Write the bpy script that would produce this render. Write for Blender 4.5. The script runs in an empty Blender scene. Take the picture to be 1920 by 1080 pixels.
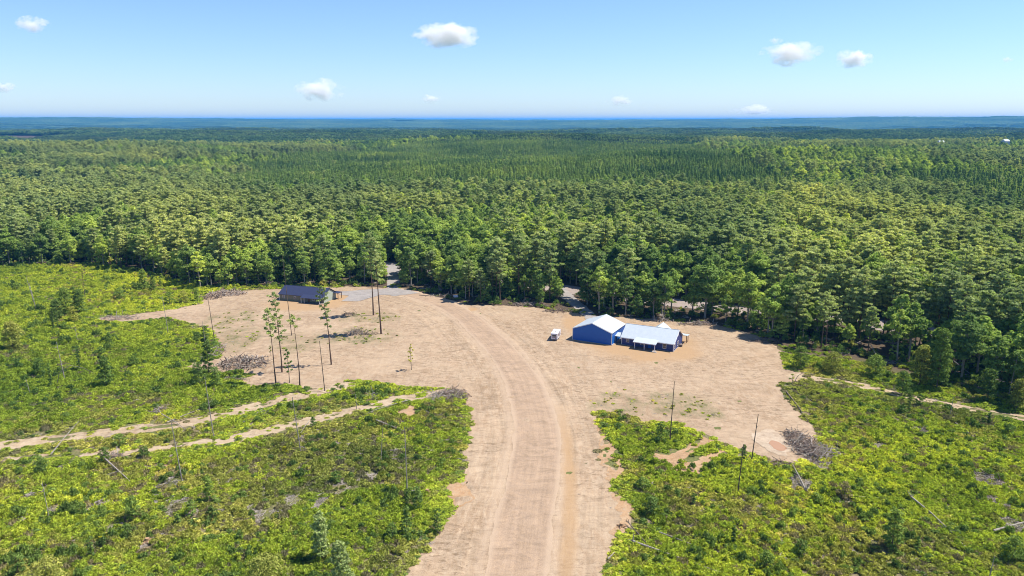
import bpy, math, random
import numpy as np
from mathutils import Vector, Matrix

R = math.radians
sc = bpy.context.scene
COL = sc.collection

# ------------------------------------------------------------------ camera, sky, sun, exposure
CAM_H, FOC = 72.0, 1400.0                       # drone height in metres, focal length in photo pixels
PITCH = math.atan(315 / FOC)
cam_data = bpy.data.cameras.new('camera')
cam_data.sensor_width = 36.0
cam_data.lens = 36.0 * FOC / 1920.0
cam_data.clip_start, cam_data.clip_end = 1.0, 120000.0
cam = bpy.data.objects.new('camera', cam_data)
COL.objects.link(cam)
cam.location = (0, 0, CAM_H)
cam.rotation_euler = (math.pi / 2 - PITCH, 0, 0)
sc.camera = cam

SUN_EL, SUN_AZ = R(60), R(80)                   # azimuth clockwise from the view direction: sun to the right
world = bpy.data.worlds.new("World")
sc.world = world
world.use_nodes = True
wn, wl = world.node_tree.nodes, world.node_tree.links
wn.clear()
w_out = wn.new('ShaderNodeOutputWorld'); w_bg = wn.new('ShaderNodeBackground'); w_sky = wn.new('ShaderNodeTexSky')
w_sky.sky_type = 'NISHITA'; w_sky.sun_disc = False
w_sky.sun_elevation = SUN_EL; w_sky.sun_rotation = SUN_AZ
w_sky.altitude = 300; w_sky.air_density = 1.0; w_sky.dust_density = 0.3; w_sky.ozone_density = 6.0
w_bg.inputs['Strength'].default_value = 0.085
w_t = wn.new('ShaderNodeMix'); w_t.data_type = 'RGBA'; w_t.blend_type = 'MULTIPLY'; w_t.inputs[0].default_value = 1.0; w_t.inputs[7].default_value = (.86, .925, 1.08, 1)
wl.new(w_sky.outputs[0], w_t.inputs[6]); wl.new(w_t.outputs[2], w_bg.inputs['Color']); wl.new(w_bg.outputs[0], w_out.inputs['Surface'])

sun_data = bpy.data.lights.new('sun', 'SUN')
sun_data.energy = 4.2; sun_data.angle = R(0.5); sun_data.color = (1.0, 0.955, 0.88)
sun = bpy.data.objects.new('sun', sun_data); COL.objects.link(sun)
sd_ = Vector((math.cos(SUN_EL) * math.sin(SUN_AZ), math.cos(SUN_EL) * math.cos(SUN_AZ), math.sin(SUN_EL)))
sun.rotation_euler = sd_.to_track_quat('Z', 'Y').to_euler()
sun.location = (200, 50, 400)

sc.view_settings.view_transform = 'Standard'
sc.view_settings.look = 'None'
sc.view_settings.exposure = 1.0
sc.view_settings.gamma = 1.0
sc.cycles.max_bounces = 8
sc.cycles.diffuse_bounces = 4
sc.cycles.transmission_bounces = 5
sc.cycles.filter_width = 1.0
sc.cycles.volume_bounces = 5
sc.cycles.transparent_max_bounces = 8
sc.cycles.use_adaptive_sampling = True

# ------------------------------------------------------------------ helpers
rng = np.random.default_rng(7)
random.seed(7)

def G(px, py, z=0.0):
    """the point of the place at height z that the photograph shows at (px, py)"""
    a = (px - 960) / FOC; b = -(py - 540) / FOC
    d = np.array([a, math.cos(PITCH) + b * math.sin(PITCH), -math.sin(PITCH) + b * math.cos(PITCH)])
    return d * ((z - CAM_H) / d[2]) + np.array([0, 0, CAM_H])

def proj(x, y, z):
    v = z - CAM_H
    dep = y * math.cos(PITCH) - v * math.sin(PITCH)
    up = y * math.sin(PITCH) + v * math.cos(PITCH)
    return 960 + FOC * x / dep, 540 - FOC * up / dep, dep

def GP(pts):
    return np.array([G(*p)[:2] for p in pts])

def _hash(i, j, s):
    h = (i.astype(np.int64) * 374761393 + j.astype(np.int64) * 668265263 + s * 974634777) & 0x7fffffff
    h = ((h ^ (h >> 13)) * 1274126177) & 0x7fffffff
    return ((h ^ (h >> 16)) & 0xffff) / 65535.0

def vnoise(x, y, s=0):
    x = np.asarray(x, float); y = np.asarray(y, float)
    i = np.floor(x); j = np.floor(y); u = x - i; v = y - j
    u = u * u * (3 - 2 * u); v = v * v * (3 - 2 * v)
    a = _hash(i, j, s); b = _hash(i + 1, j, s); c = _hash(i, j + 1, s); d = _hash(i + 1, j + 1, s)
    return (a * (1 - u) + b * u) * (1 - v) + (c * (1 - u) + d * u) * v * 1.0

def fbm(x, y, s=0, o=4):
    t = 0; a = .5; f = 1.
    for k in range(o):
        t = t + a * (vnoise(np.asarray(x) * f, np.asarray(y) * f, s + k) - .5); a *= .5; f *= 2.03
    return t * 2

def sstep(x, a, b):
    t = np.clip((x - a) / (b - a), 0, 1); return t * t * (3 - 2 * t)

def poly_sd(P, x, y):
    """signed distance to polygon P, positive inside"""
    x = np.asarray(x, float); y = np.asarray(y, float)
    d = np.full(x.shape, 1e18); ins = np.zeros(x.shape, bool)
    n = len(P)
    for k in range(n):
        ax, ay = P[k]; bx, by = P[(k + 1) % n]
        ex, ey = bx - ax, by - ay
        t = np.clip(((x - ax) * ex + (y - ay) * ey) / (ex * ex + ey * ey + 1e-12), 0, 1)
        d = np.minimum(d, (x - ax - t * ex) ** 2 + (y - ay - t * ey) ** 2)
        c = ((ay > y) != (by > y))
        with np.errstate(divide='ignore', invalid='ignore'):
            xi = (bx - ax) * (y - ay) / (by - ay + 1e-15) + ax
        ins ^= (c & (x < xi))
    d = np.sqrt(d)
    return np.where(ins, d, -d)

def line_d(P, x, y, W=None):
    """distance to polyline P; with per-vertex half widths W: half width minus distance"""
    x = np.asarray(x, float); y = np.asarray(y, float)
    best = np.full(x.shape, -1e9 if W is not None else 1e9)
    for k in range(len(P) - 1):
        ax, ay = P[k]; bx, by = P[k + 1]; ex, ey = bx - ax, by - ay
        t = np.clip(((x - ax) * ex + (y - ay) * ey) / (ex * ex + ey * ey + 1e-12), 0, 1)
        dd = np.hypot(x - ax - t * ex, y - ay - t * ey)
        if W is None: best = np.minimum(best, dd)
        else: best = np.maximum(best, W[k] * (1 - t) + W[k + 1] * t - dd)
    return best

def smooth_line(P, n=6):
    P = np.array(P, float); out = []
    for k in range(len(P) - 1):
        p0 = P[max(k - 1, 0)]; p1 = P[k]; p2 = P[k + 1]; p3 = P[min(k + 2, len(P) - 1)]
        for t in np.arange(n) / n:
            out.append(.5 * ((2 * p1) + (-p0 + p2) * t + (2 * p0 - 5 * p1 + 4 * p2 - p3) * t * t + (-p0 + 3 * p1 - 3 * p2 + p3) * t ** 3))
    out.append(P[-1]); return np.array(out)

def tag(o, label=None, cat=None, group=None, kind=None):
    if label: o['label'] = label
    if cat: o['category'] = cat
    if group: o['group'] = group
    if kind: o['kind'] = kind
    return o

def thing(name, label, cat, loc=(0, 0, 0), rz=0, group=None, scale=None):
    o = bpy.data.objects.new(name, None); COL.objects.link(o)
    o.location = loc; o.rotation_euler = (0, 0, rz); o.empty_display_size = .5
    if scale: o.scale = scale
    return tag(o, label, cat, group)

def link(name, me, parent=None):
    o = bpy.data.objects.new(name, me); COL.objects.link(o)
    if parent is not None: o.parent = parent
    return o

class MB:
    def __init__(s): s.v = []; s.f = []; s.m = []; s.n = 0
    def add(s, v, f, mi=0):
        v = [tuple(map(float, q)) for q in v]
        s.v += v; s.f += [tuple(int(i) + s.n for i in q) for q in f]; s.m += [mi] * len(f); s.n += len(v); return s
    def box(s, x0, x1, y0, y1, z0, z1, mi=0):
        v = [(x, y, z) for z in (z0, z1) for y in (y0, y1) for x in (x0, x1)]
        return s.add(v, [(0, 2, 3, 1), (4, 5, 7, 6), (0, 1, 5, 4), (1, 3, 7, 5), (3, 2, 6, 7), (2, 0, 4, 6)], mi)
    def tube(s, pts, rad, k=6, mi=0, cap=True):
        pts = [np.array(p, float) for p in pts]; n = len(pts); vs = []; ref = None
        for i, p in enumerate(pts):
            d = pts[min(i + 1, n - 1)] - pts[max(i - 1, 0)]; d = d / (np.linalg.norm(d) + 1e-9)
            if ref is None: ref = np.array([1., 0, 0]) if abs(d[0]) < .8 else np.array([0, 1., 0])
            a = ref - d * ref.dot(d); a /= np.linalg.norm(a) + 1e-9; b = np.cross(d, a); ref = a
            for j in range(k):
                t = 2 * math.pi * j / k; vs.append(p + (a * math.cos(t) + b * math.sin(t)) * rad[i])
        fs = [(i * k + j, i * k + (j + 1) % k, (i + 1) * k + (j + 1) % k, (i + 1) * k + j) for i in range(n - 1) for j in range(k)]
        if cap: fs += [tuple(range(k - 1, -1, -1)), tuple((n - 1) * k + j for j in range(k))]
        return s.add(vs, fs, mi)
    def quads(s, C, N, S, mi=0, asp=1.0, up=None):
        """leaf-sized rhombi at centres C, normals N, sizes S"""
        n = len(C); t = rng.normal(size=(n, 3))
        if up is not None: t = t * (1 - up) + np.array([0, 0, 1.]) * up * 2
        N = N / (np.linalg.norm(N, axis=1, keepdims=True) + 1e-9)
        t -= N * (t * N).sum(1, keepdims=True); t /= np.linalg.norm(t, axis=1, keepdims=True) + 1e-9
        b = np.cross(N, t); S = np.asarray(S).reshape(-1, 1)
        bend = N * S * .18
        V = np.stack([C + t * S * asp - bend, C + b * S * .62, C - t * S * asp - bend, C - b * S * .62], 1).reshape(-1, 3)
        F = np.arange(n * 4).reshape(-1, 4)
        s.v += V.tolist(); s.f += (F + s.n).tolist(); s.m += [mi] * n; s.n += n * 4; return s
    def mesh(s, name, mats):
        me = bpy.data.meshes.new(name); me.from_pydata(s.v, [], s.f)
        for m in (mats if isinstance(mats, (list, tuple)) else [mats]): me.materials.append(m)
        if any(s.m): me.polygons.foreach_set('material_index', s.m)
        me.update(); return me
    def build(s, name, mats, parent=None):
        return link(name, s.mesh(name, mats), parent)

# ------------------------------------------------------------------ materials
def nt(name):
    m = bpy.data.materials.new(name); m.use_nodes = True
    n, l = m.node_tree.nodes, m.node_tree.links; n.clear()
    return m, n, l, n.new('ShaderNodeOutputMaterial')

def noise(n, l, scale, vec=None, detail=3, rough=.55, src='pos', stretch=None, rz=0, dist=0):
    t = n.new('ShaderNodeTexNoise'); t.inputs['Scale'].default_value = scale
    t.inputs['Detail'].default_value = detail; t.inputs['Roughness'].default_value = rough; t.inputs['Distortion'].default_value = dist
    if src == 'pos': g = n.new('ShaderNodeNewGeometry').outputs['Position']
    else: g = n.new('ShaderNodeTexCoord').outputs['Object']
    if stretch:
        mp = n.new('ShaderNodeMapping'); mp.inputs['Scale'].default_value = stretch; mp.inputs['Rotation'].default_value = (0, 0, rz)
        l.new(g, mp.inputs['Vector']); g = mp.outputs[0]
    l.new(g, t.inputs['Vector']); return t.outputs['Fac']

def ramp(n, l, fac, stops):
    r = n.new('ShaderNodeValToRGB'); e = r.color_ramp.elements
    while len(e) < len(stops): e.new(.5)
    for k, (p, c) in enumerate(stops):
        e[k].position = p; e[k].color = (c[0], c[1], c[2], 1) if hasattr(c, '__len__') else (c, c, c, 1)
    l.new(fac, r.inputs[0]); return r.outputs[0]

def mix(n, l, fac, a, b, mode='MIX'):
    m = n.new('ShaderNodeMix'); m.data_type = 'RGBA'; m.blend_type = mode
    for sck, v in ((0, fac), (6, a), (7, b)):
        if isinstance(v, (int, float)): m.inputs[sck].default_value = v
        elif isinstance(v, tuple): m.inputs[sck].default_value = (*v, 1)
        else: l.new(v, m.inputs[sck])
    return m.outputs[2]

def math_(n, l, op, a, b=None, c=None):
    m = n.new('ShaderNodeMath'); m.operation = op
    for k, v in enumerate((a, b, c)):
        if v is None: continue
        if isinstance(v, (int, float)): m.inputs[k].default_value = v
        else: l.new(v, m.inputs[k])
    return m.outputs[0]

def finish(n, l, out, col, rough=.9, bump=None, bstr=.3, bdist=.1, spec=.2, metal=0):
    p = n.new('ShaderNodeBsdfPrincipled'); p.inputs['Roughness'].default_value = rough
    p.inputs['Specular IOR Level'].default_value = spec; p.inputs['Metallic'].default_value = metal
    if isinstance(col, tuple): p.inputs['Base Color'].default_value = (*col, 1)
    else: l.new(col, p.inputs['Base Color'])
    if bump is not None:
        b = n.new('ShaderNodeBump'); b.inputs['Strength'].default_value = bstr; b.inputs['Distance'].default_value = bdist
        l.new(bump, b.inputs['Height']); l.new(b.outputs[0], p.inputs['Normal'])
    l.new(p.outputs[0], out.inputs['Surface'])

def leaf_mat(name, cols, nscale=.02, rw=.5, trans=.3, fine=1.2, vary=.45):
    m, n, l, out = nt(name)
    rnd = n.new('ShaderNodeObjectInfo').outputs['Random']
    big = noise(n, l, nscale, detail=2)
    f = math_(n, l, 'ADD', math_(n, l, 'MULTIPLY', rnd, rw), math_(n, l, 'MULTIPLY_ADD', big, 2.2 * (1 - rw), -.6 * (1 - rw)))
    c = ramp(n, l, f, [(k / (len(cols) - 1), q) for k, q in enumerate(cols)])
    fn = noise(n, l, fine, detail=2)
    c = mix(n, l, 1.0, c, ramp(n, l, fn, [(.3, 1 - vary), (.7, 1 + vary)]), 'MULTIPLY')
    st_ = noise(n, l, .0075, detail=4, rough=.6)      # whole stands of one kind, greener or duller than their neighbours
    c = mix(n, l, 1.0, c, ramp(n, l, st_, [(.36, (.62, .72, .74)), (.5, (.98, .98, .95)), (.64, (1.28, 1.18, 1.0))]), 'MULTIPLY')
    d = n.new('ShaderNodeBsdfDiffuse'); t = n.new('ShaderNodeBsdfTranslucent'); mx = n.new('ShaderNodeMixShader')
    mx.inputs[0].default_value = trans
    l.new(c, d.inputs[0]); l.new(mix(n, l, 1.0, c, (1.15, 1.25, .6), 'MULTIPLY'), t.inputs[0])
    l.new(d.outputs[0], mx.inputs[1]); l.new(t.outputs[0], mx.inputs[2]); l.new(mx.outputs[0], out.inputs['Surface'])
    return m

def plain(name, c1, c2=None, scale=2, rough=.8, src='obj', stretch=None, bstr=0, spec=.2, metal=0, detail=4):
    m, n, l, out = nt(name); c2 = c2 or tuple(q * .8 for q in c1)
    f = noise(n, l, scale, src=src, stretch=stretch, detail=detail)
    finish(n, l, out, ramp(n, l, f, [(.3, c2), (.7, c1)]), rough, f if bstr else None, bstr, .05, spec, metal)
    return m

M = {}
M['leaf_broad'] = leaf_mat('broadleaf foliage', [(0.158, 0.231, 0.081), (0.261, 0.348, 0.097), (0.373, 0.462, 0.113), (0.561, 0.600, 0.136)], .013, .72, .42, 1.2, .5)
M['leaf_pine'] = leaf_mat('pine needles', [(0.262, 0.316, 0.140), (0.400, 0.444, 0.187), (0.554, 0.575, 0.234)], .01, .5, .4)
M['leaf_con'] = leaf_mat('plantation pine needles', [(0.220, 0.309, 0.103), (0.319, 0.407, 0.127), (0.457, 0.518, 0.161)], .006, .5, .4)
M['far_broad'] = leaf_mat('far broadleaf canopy', [(0.068, 0.119, 0.042), (0.112, 0.175, 0.054), (0.180, 0.238, 0.066)], .004, .4, .2, .12, .6)
M['far_pine'] = leaf_mat('far pine canopy', [(0.060, 0.098, 0.042), (0.090, 0.133, 0.050), (0.135, 0.168, 0.060)], .004, .4, .2, .12, .5)
M['leaf_brush'] = leaf_mat('bright brush leaves', [(0.165, 0.225, 0.033), (0.311, 0.376, 0.055), (0.468, 0.505, 0.070), (0.603, 0.593, 0.085)], .05, .5, .4, 2.2, .6)
M['leaf_olive'] = leaf_mat('olive brush leaves', [(0.197, 0.212, 0.062), (0.374, 0.374, 0.086), (0.590, 0.518, 0.147)], .06, .5, .35, 2.0, .6)
M['leaf_dark'] = leaf_mat('dark sapling leaves', [(0.099, 0.147, 0.048), (0.177, 0.250, 0.062), (0.276, 0.353, 0.073)], .05, .6, .3, 2.0, .4)
M['leaf_silver'] = leaf_mat('silvery sapling leaves', [(0.281, 0.336, 0.126), (0.449, 0.493, 0.179)], .05, .6, .3, 2.0, .5)
M['leaf_yellow'] = leaf_mat('yellow flowering leaves', [(.35, .33, .02), (.5, .45, .03)], .05, .6, .3, 2.0, .3)
M['leaf_tan'] = leaf_mat('dry tan leaves', [(.22, .19, .10), (.33, .28, .15)], .05, .6, .3, 2.0, .4)
M['bark'] = plain('grey brown bark', (.20, .16, .12), (.10, .075, .055), 3, .95, stretch=(1, 1, .25), bstr=.4)
M['bark_pale'] = plain('pale bark', (.36, .32, .26), (.2, .17, .13), 3, .95, stretch=(1, 1, .2), bstr=.4)
M['bark_pine'] = plain('reddish pine bark', (.17, .105, .07), (.09, .06, .045), 4, .95, stretch=(1, 1, .3), bstr=.4)
M['dead_wood'] = plain('weathered dead wood', (.42, .37, .31), (.2, .16, .13), 3, .95, stretch=(1, 1, .3), bstr=.3)
M['char_wood'] = plain('dark snag wood', (.16, .12, .09), (.08, .06, .045), 3, .95, stretch=(1, 1, .3), bstr=.3)

def dirt_mat(name, cols, streak=(1, .25, 1), rz=0., debris=.5, attr=False, grade=0):
    m, n, l, out = nt(name)
    big = noise(n, l, .045, detail=4)
    st = noise(n, l, .7, stretch=streak, rz=rz, detail=5, rough=.65, dist=1.2)
    fi = noise(n, l, 4.5, detail=3, rough=.7)
    c = ramp(n, l, big, [(.3, cols[0]), (.5, cols[1]), (.7, cols[2])])
    c = mix(n, l, ramp(n, l, st, [(.36, 0.0), (.66, .75)]), c, cols[3])
    c = mix(n, l, 1.0, c, ramp(n, l, fi, [(.3, .86), (.7, 1.13)]), 'MULTIPLY')
    s2 = noise(n, l, .22, stretch=(.6, 1.2, 1), rz=rz + .5, detail=7, rough=.72, dist=1.6)
    c = mix(n, l, 1.0, c, ramp(n, l, s2, [(.34, .80), (.5, 1.0), (.66, 1.12)]), 'MULTIPLY')
    if debris:
        d1 = noise(n, l, .8, detail=7, rough=.8, stretch=(.6, 1.3, 1), rz=.5, dist=.8)
        d2 = noise(n, l, .06, detail=2)
        mk = math_(n, l, 'MULTIPLY', ramp(n, l, d1, [(.50, 0.), (.62, 1.)]), ramp(n, l, d2, [(.38, .22), (.58, debris)]))
        c = mix(n, l, mk, c, (.15, .10, .06))
    if grade:
        def A_(nm): q = n.new('ShaderNodeAttribute'); q.attribute_name = nm; return q.outputs['Fac']
        cx = n.new('ShaderNodeCombineXYZ'); l.new(A_('lat'), cx.inputs[0]); l.new(math_(n, l, 'MULTIPLY', A_('lon'), .045), cx.inputs[1])
        def T_(sc__, det): q = n.new('ShaderNodeTexNoise'); q.inputs['Scale'].default_value = sc__; q.inputs['Detail'].default_value = det; q.inputs['Roughness'].default_value = .65; l.new(cx.outputs[0], q.inputs['Vector']); return q.outputs['Fac']
        k1, k2 = (.88, 1.08) if grade == 2 else (.80, 1.14)
        g1 = ramp(n, l, T_(.55, 5), [(.32, k1), (.5, 1.0), (.66, k2)])
        g2 = ramp(n, l, T_(1.7, 3), [(.35, .94), (.65, 1.05)])
        w_ = ramp(n, l, math_(n, l, 'ABSOLUTE', A_('lat')), [(0., 1.), (1., 1.)]) if grade == 2 else ramp(n, l, math_(n, l, 'MULTIPLY', math_(n, l, 'ABSOLUTE', A_('lat')), .04), [(.35, 1.), (.9, .12)])
        c = mix(n, l, w_, c, mix(n, l, 1.0, mix(n, l, 1.0, c, g1, 'MULTIPLY'), g2, 'MULTIPLY'))
        c = mix(n, l, math_(n, l, 'MULTIPLY', A_('berm'), .7), c, (.40, .295, .20))
    if attr:
        a = n.new('ShaderNodeAttribute'); a.attribute_name = 'sand'
        c = mix(n, l, math_(n, l, 'MULTIPLY', a.outputs['Fac'], .85), c, (.335, .215, .112))
        a = n.new('ShaderNodeAttribute'); a.attribute_name = 'weeds'
        w = math_(n, l, 'MULTIPLY', a.outputs['Fac'], ramp(n, l, st, [(.4, .15), (.6, 1.)]))
        c = mix(n, l, w, c, (.13, .12, .05))
    finish(n, l, out, c, .95, math_(n, l, 'ADD', st, fi), .45, .12, .1)
    return m

TAN = [(.255, .172, .102), (.315, .22, .137), (.345, .25, .16), (.385, .292, .196)]
M['dirt'] = dirt_mat('bulldozed tan dirt', TAN, (1, .3, 1), .4, .8, True, 1)
M['road'] = dirt_mat('packed dirt road', [(.28, .20, .134), (.30, .214, .144), (.315, .226, .152), (.34, .236, .15)], (.8, .8, 1), 0, 0, False, 2)
M['shoulder'] = dirt_mat('orange ditch dirt', [(0.273, 0.163, 0.084), (0.287, 0.176, 0.096), (0.296, 0.194, 0.112), (0.310, 0.207, 0.124)], (1.2, .12, 1), 0, .15)
M['ruts'] = dirt_mat('rutted track dirt', [(.30, .21, .12), (.34, .25, .15), (.37, .28, .18), (.40, .32, .22)], (1, .5, 1), .3, .8)
M['raw'] = dirt_mat('raw orange soil', [(.28, .165, .08), (.33, .20, .105), (.36, .235, .13), (.38, .27, .165)], (1, .8, 1), .3, .5)
M['gravel'] = dirt_mat('light grey gravel', [(0.235, 0.207, 0.180), (0.254, 0.224, 0.200), (0.263, 0.238, 0.212), (0.282, 0.255, 0.228)], (1, .8, 1), 0, .0)
M['hiway'] = dirt_mat('sun bleached public road', [(0.244, 0.194, 0.164), (0.263, 0.211, 0.180), (0.273, 0.229, 0.200), (0.291, 0.242, 0.208)], (1, .5, 1), 0, .25)
M['mud'] = dirt_mat('pale dried mud', [(.34, .255, .17), (.38, .295, .205), (.43, .345, .25), (.31, .225, .15)], (1, 1, 1), 0, 0)

m, n, l, out = nt('ground soil with low weeds')
a = noise(n, l, .07, detail=5, rough=.6); b = noise(n, l, 1.6, detail=5, rough=.75)
c = ramp(n, l, a, [(.3, (.11, .13, .035)), (.48, (.16, .16, .05)), (.56, (.21, .17, .09)), (.7, (.24, .17, .11))])
c = mix(n, l, ramp(n, l, b, [(.42, 0.), (.62, .8)]), c, (.06, .06, .03))
r_ = n.new('ShaderNodeVectorMath'); r_.operation = 'LENGTH'; l.new(n.new('ShaderNodeNewGeometry').outputs['Position'], r_.inputs[0])
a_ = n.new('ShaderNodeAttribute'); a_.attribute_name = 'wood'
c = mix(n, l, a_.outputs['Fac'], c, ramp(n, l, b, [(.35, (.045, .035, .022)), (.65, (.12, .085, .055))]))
finish(n, l, out, c, .97, b, .5, .2, .1)
M['ground'] = m

# ------------------------------------------------------------------ plan of the place (photo outlines laid on the ground)
CLEAR = GP([(752, 1110), (775, 1062), (800, 1035), (822, 990), (846, 955), (838, 930), (832, 908), (868, 900), (872, 860), (880, 800), (880, 765),
            (868, 740), (838, 727), (800, 728), (740, 722), (700, 716), (650, 715), (630, 722), (598, 728), (570, 728), (540, 722), (470, 724), (448, 712), (470, 703), (445, 696), (400, 700),
            (352, 690), (352, 682), (410, 672), (418, 655), (400, 640), (394, 622), (360, 608), (318, 596), (240, 604), (180, 603), (182, 595), (250, 590),
            (310, 581), (372, 570), (384, 553), (400, 546), (450, 545), (525, 541), (590, 540), (650, 537), (720, 539), (760, 541), (800, 551), (850, 564),
            (880, 572), (940, 573), (1000, 576), (1060, 585), (1110, 590), (1160, 594), (1200, 597), (1250, 602), (1310, 605), (1360, 612), (1400, 622),
            (1440, 638), (1465, 655), (1472, 690), (1510, 699), (1512, 712), (1476, 720), (1466, 735), (1490, 765), (1512, 795), (1535, 812), (1540, 850), (1500, 868), (1450, 868), (1400, 850),
            (1360, 838), (1330, 815), (1290, 805), (1262, 792), (1215, 793), (1165, 772), (1108, 772), (1118, 800), (1128, 835), (1120, 862), (1150, 880), (1146, 915),
            (1175, 945), (1182, 985), (1165, 1010), (1142, 1045), (1122, 1110)])
ROAD_C = smooth_line(GP([(958, 1130), (966, 1080), (982, 980), (1000, 890), (1006, 805), (990, 742), (972, 700), (934, 650), (902, 620), (882, 600), (851, 580), (817, 565), (768, 551), (735, 545)]))
ROAD_W = np.interp(np.linspace(0, 1, len(ROAD_C)), [0, .25, .45, .75, 1], [5.0, 5.6, 5.2, 4.8, 4.3])
DITCH = smooth_line(GP([(1068, 1130), (1062, 1080), (1068, 980), (1068, 890), (1062, 820), (1043, 750), (1022, 710)]))
TRACK1 = smooth_line(GP([(650, 722), (600, 734), (540, 748), (480, 762), (400, 782), (330, 797), (250, 806), (180, 813), (100, 824), (20, 834), (-60, 842)]))
TRACK2 = smooth_line(GP([(840, 733), (800, 741), (740, 750), (700, 760), (640, 775), (590, 788), (540, 800), (480, 813), (430, 825)]))
TRACK3 = smooth_line(GP([(390, 826), (300, 841), (200, 850), (100, 855), (0, 862), (-60, 867)]))
TRACK4 = smooth_line(GP([(1490, 705), (1560, 714), (1640, 730), (1720, 748), (1800, 763), (1870, 776), (1990, 796)]))
HIWAY = smooth_line(GP([(380, 470), (560, 481), (650, 490), (740, 500), (850, 512), (960, 527), (1060, 542), (1200, 560), (1400, 582), (1620, 606), (1840, 633), (1990, 650), (2150, 668)]))
DRIVE1 = smooth_line(GP([(742, 552), (738, 540), (738, 520), (737, 498)]))
DRIVE2 = smooth_line(GP([(1122, 604), (1108, 594), (1090, 578), (1070, 562), (1050, 541)]))
PAD = GP([(640, 547), (690, 543), (730, 541), (770, 545), (790, 550), (760, 553), (715, 553), (690, 560), (672, 565), (640, 565), (655, 555), (636, 553)])
EDGE = GP([(-160, 503), (0, 502), (100, 499), (170, 496), (260, 511), (330, 529), (380, 543), (440, 541), (540, 538), (650, 536), (735, 536), (790, 545), (830, 556), (880, 569),
           (1000, 573), (1070, 583), (1130, 590), (1200, 596), (1300, 602), (1400, 618), (1468, 645), (1560, 660), (1640, 668), (1700, 690), (1780, 712), (1860, 735), (1920, 760), (2040, 800), (2150, 850)])
FOREST = np.vstack([EDGE, [[700, 300], [700, 2200], [-700, 2200], [-700, 360]]])
RAW = [GP([(1210, 850), (1250, 848), (1290, 835), (1325, 815), (1342, 828), (1305, 850), (1290, 865), (1330, 852), (1350, 838), (1362, 848), (1340, 872), (1310, 890), (1262, 888), (1240, 872)]),
       GP([(830, 905), (870, 898), (880, 935), (850, 960), (836, 930)]),
       GP([(735, 775), (775, 760), (800, 765), (770, 790)]),
       GP([(1120, 800), (1160, 840), (1175, 885), (1150, 900), (1120, 860)]),
       GP([(1155, 930), (1185, 945), (1188, 985), (1160, 1010)]),
       GP([(275, 873), (320, 868), (322, 876), (280, 882)])]

def wood_mask(x, y):
    s = poly_sd(FOREST, x, y); return s
def forest_free(x, y):
    """True where trees may stand"""
    return (line_d(HIWAY, x, y) > 10.5) & (line_d(DRIVE1, x, y) > 4.2) & (line_d(DRIVE2, x, y) > 4.4)

def terrain(x, y):
    x = np.asarray(x, float); y = np.asarray(y, float); r = np.hypot(x, y)
    az = np.degrees(np.arctan2(x, np.maximum(y, 1)))
    z = sstep(r, 520, 1000) * (22 * fbm(x / 420, y / 330, 3, 2) + 4)
    z = z + sstep(r, 900, 2400) * 14 * fbm(x / 1100 + 3, y / 900, 11, 3)
    z = z + sstep(r, 3000, 7000) * (26 * fbm(x / 2600, y / 1800, 21, 3) + 6)
    ridge = np.interp(az, [-60, -34, -20, -6, 6, 16, 34, 60], [84, 82, 62, 38, 36, 52, 96, 104])
    z = z - 42 * sstep(r, 4300, 5600) * (1 - sstep(r, 8200, 10500))
    z = z + sstep(r, 8500, 12500) * (ridge + 12 * fbm(x / 2500, y / 2500, 31, 4))
    return z

def polar_sheet(name, rr, aa, zf, mat_, zoff=0.):
    A, RR = np.meshgrid(aa, rr); x = RR * np.sin(A); y = RR * np.cos(A)
    z = zf(x, y) + zoff
    V = np.stack([x, y, z], -1).reshape(-1, 3); na = len(aa)
    i = np.arange(len(rr) - 1)[:, None] * na + np.arange(na - 1)[None, :]
    F = np.stack([i, i + 1, i + na + 1, i + na], -1).reshape(-1, 4)
    me = bpy.data.meshes.new(name); me.from_pydata(V.tolist(), [], F.tolist()); me.materials.append(mat_)
    me.polygons.foreach_set('use_smooth', [True] * len(F)); me.update()
    return link(name, me), x, y

aa = np.concatenate([np.radians(np.arange(-180, -48, 6.)), np.radians(np.linspace(-48, 48, 260)), np.radians(np.arange(54, 181, 6.))])
rr = np.concatenate([[0.5], np.linspace(20, 600, 130), np.geomspace(612, 43000, 120)])
gnd, gx, gy = polar_sheet('ground', rr, aa, terrain, M['ground'])
tag(gnd, kind='structure')
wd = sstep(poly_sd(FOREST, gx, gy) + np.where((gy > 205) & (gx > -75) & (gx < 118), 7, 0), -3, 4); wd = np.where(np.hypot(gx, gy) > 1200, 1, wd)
att = gnd.data.attributes.new('wood', 'FLOAT', 'POINT'); att.data.foreach_set('value', wd.ravel().astype(np.float32))

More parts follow.
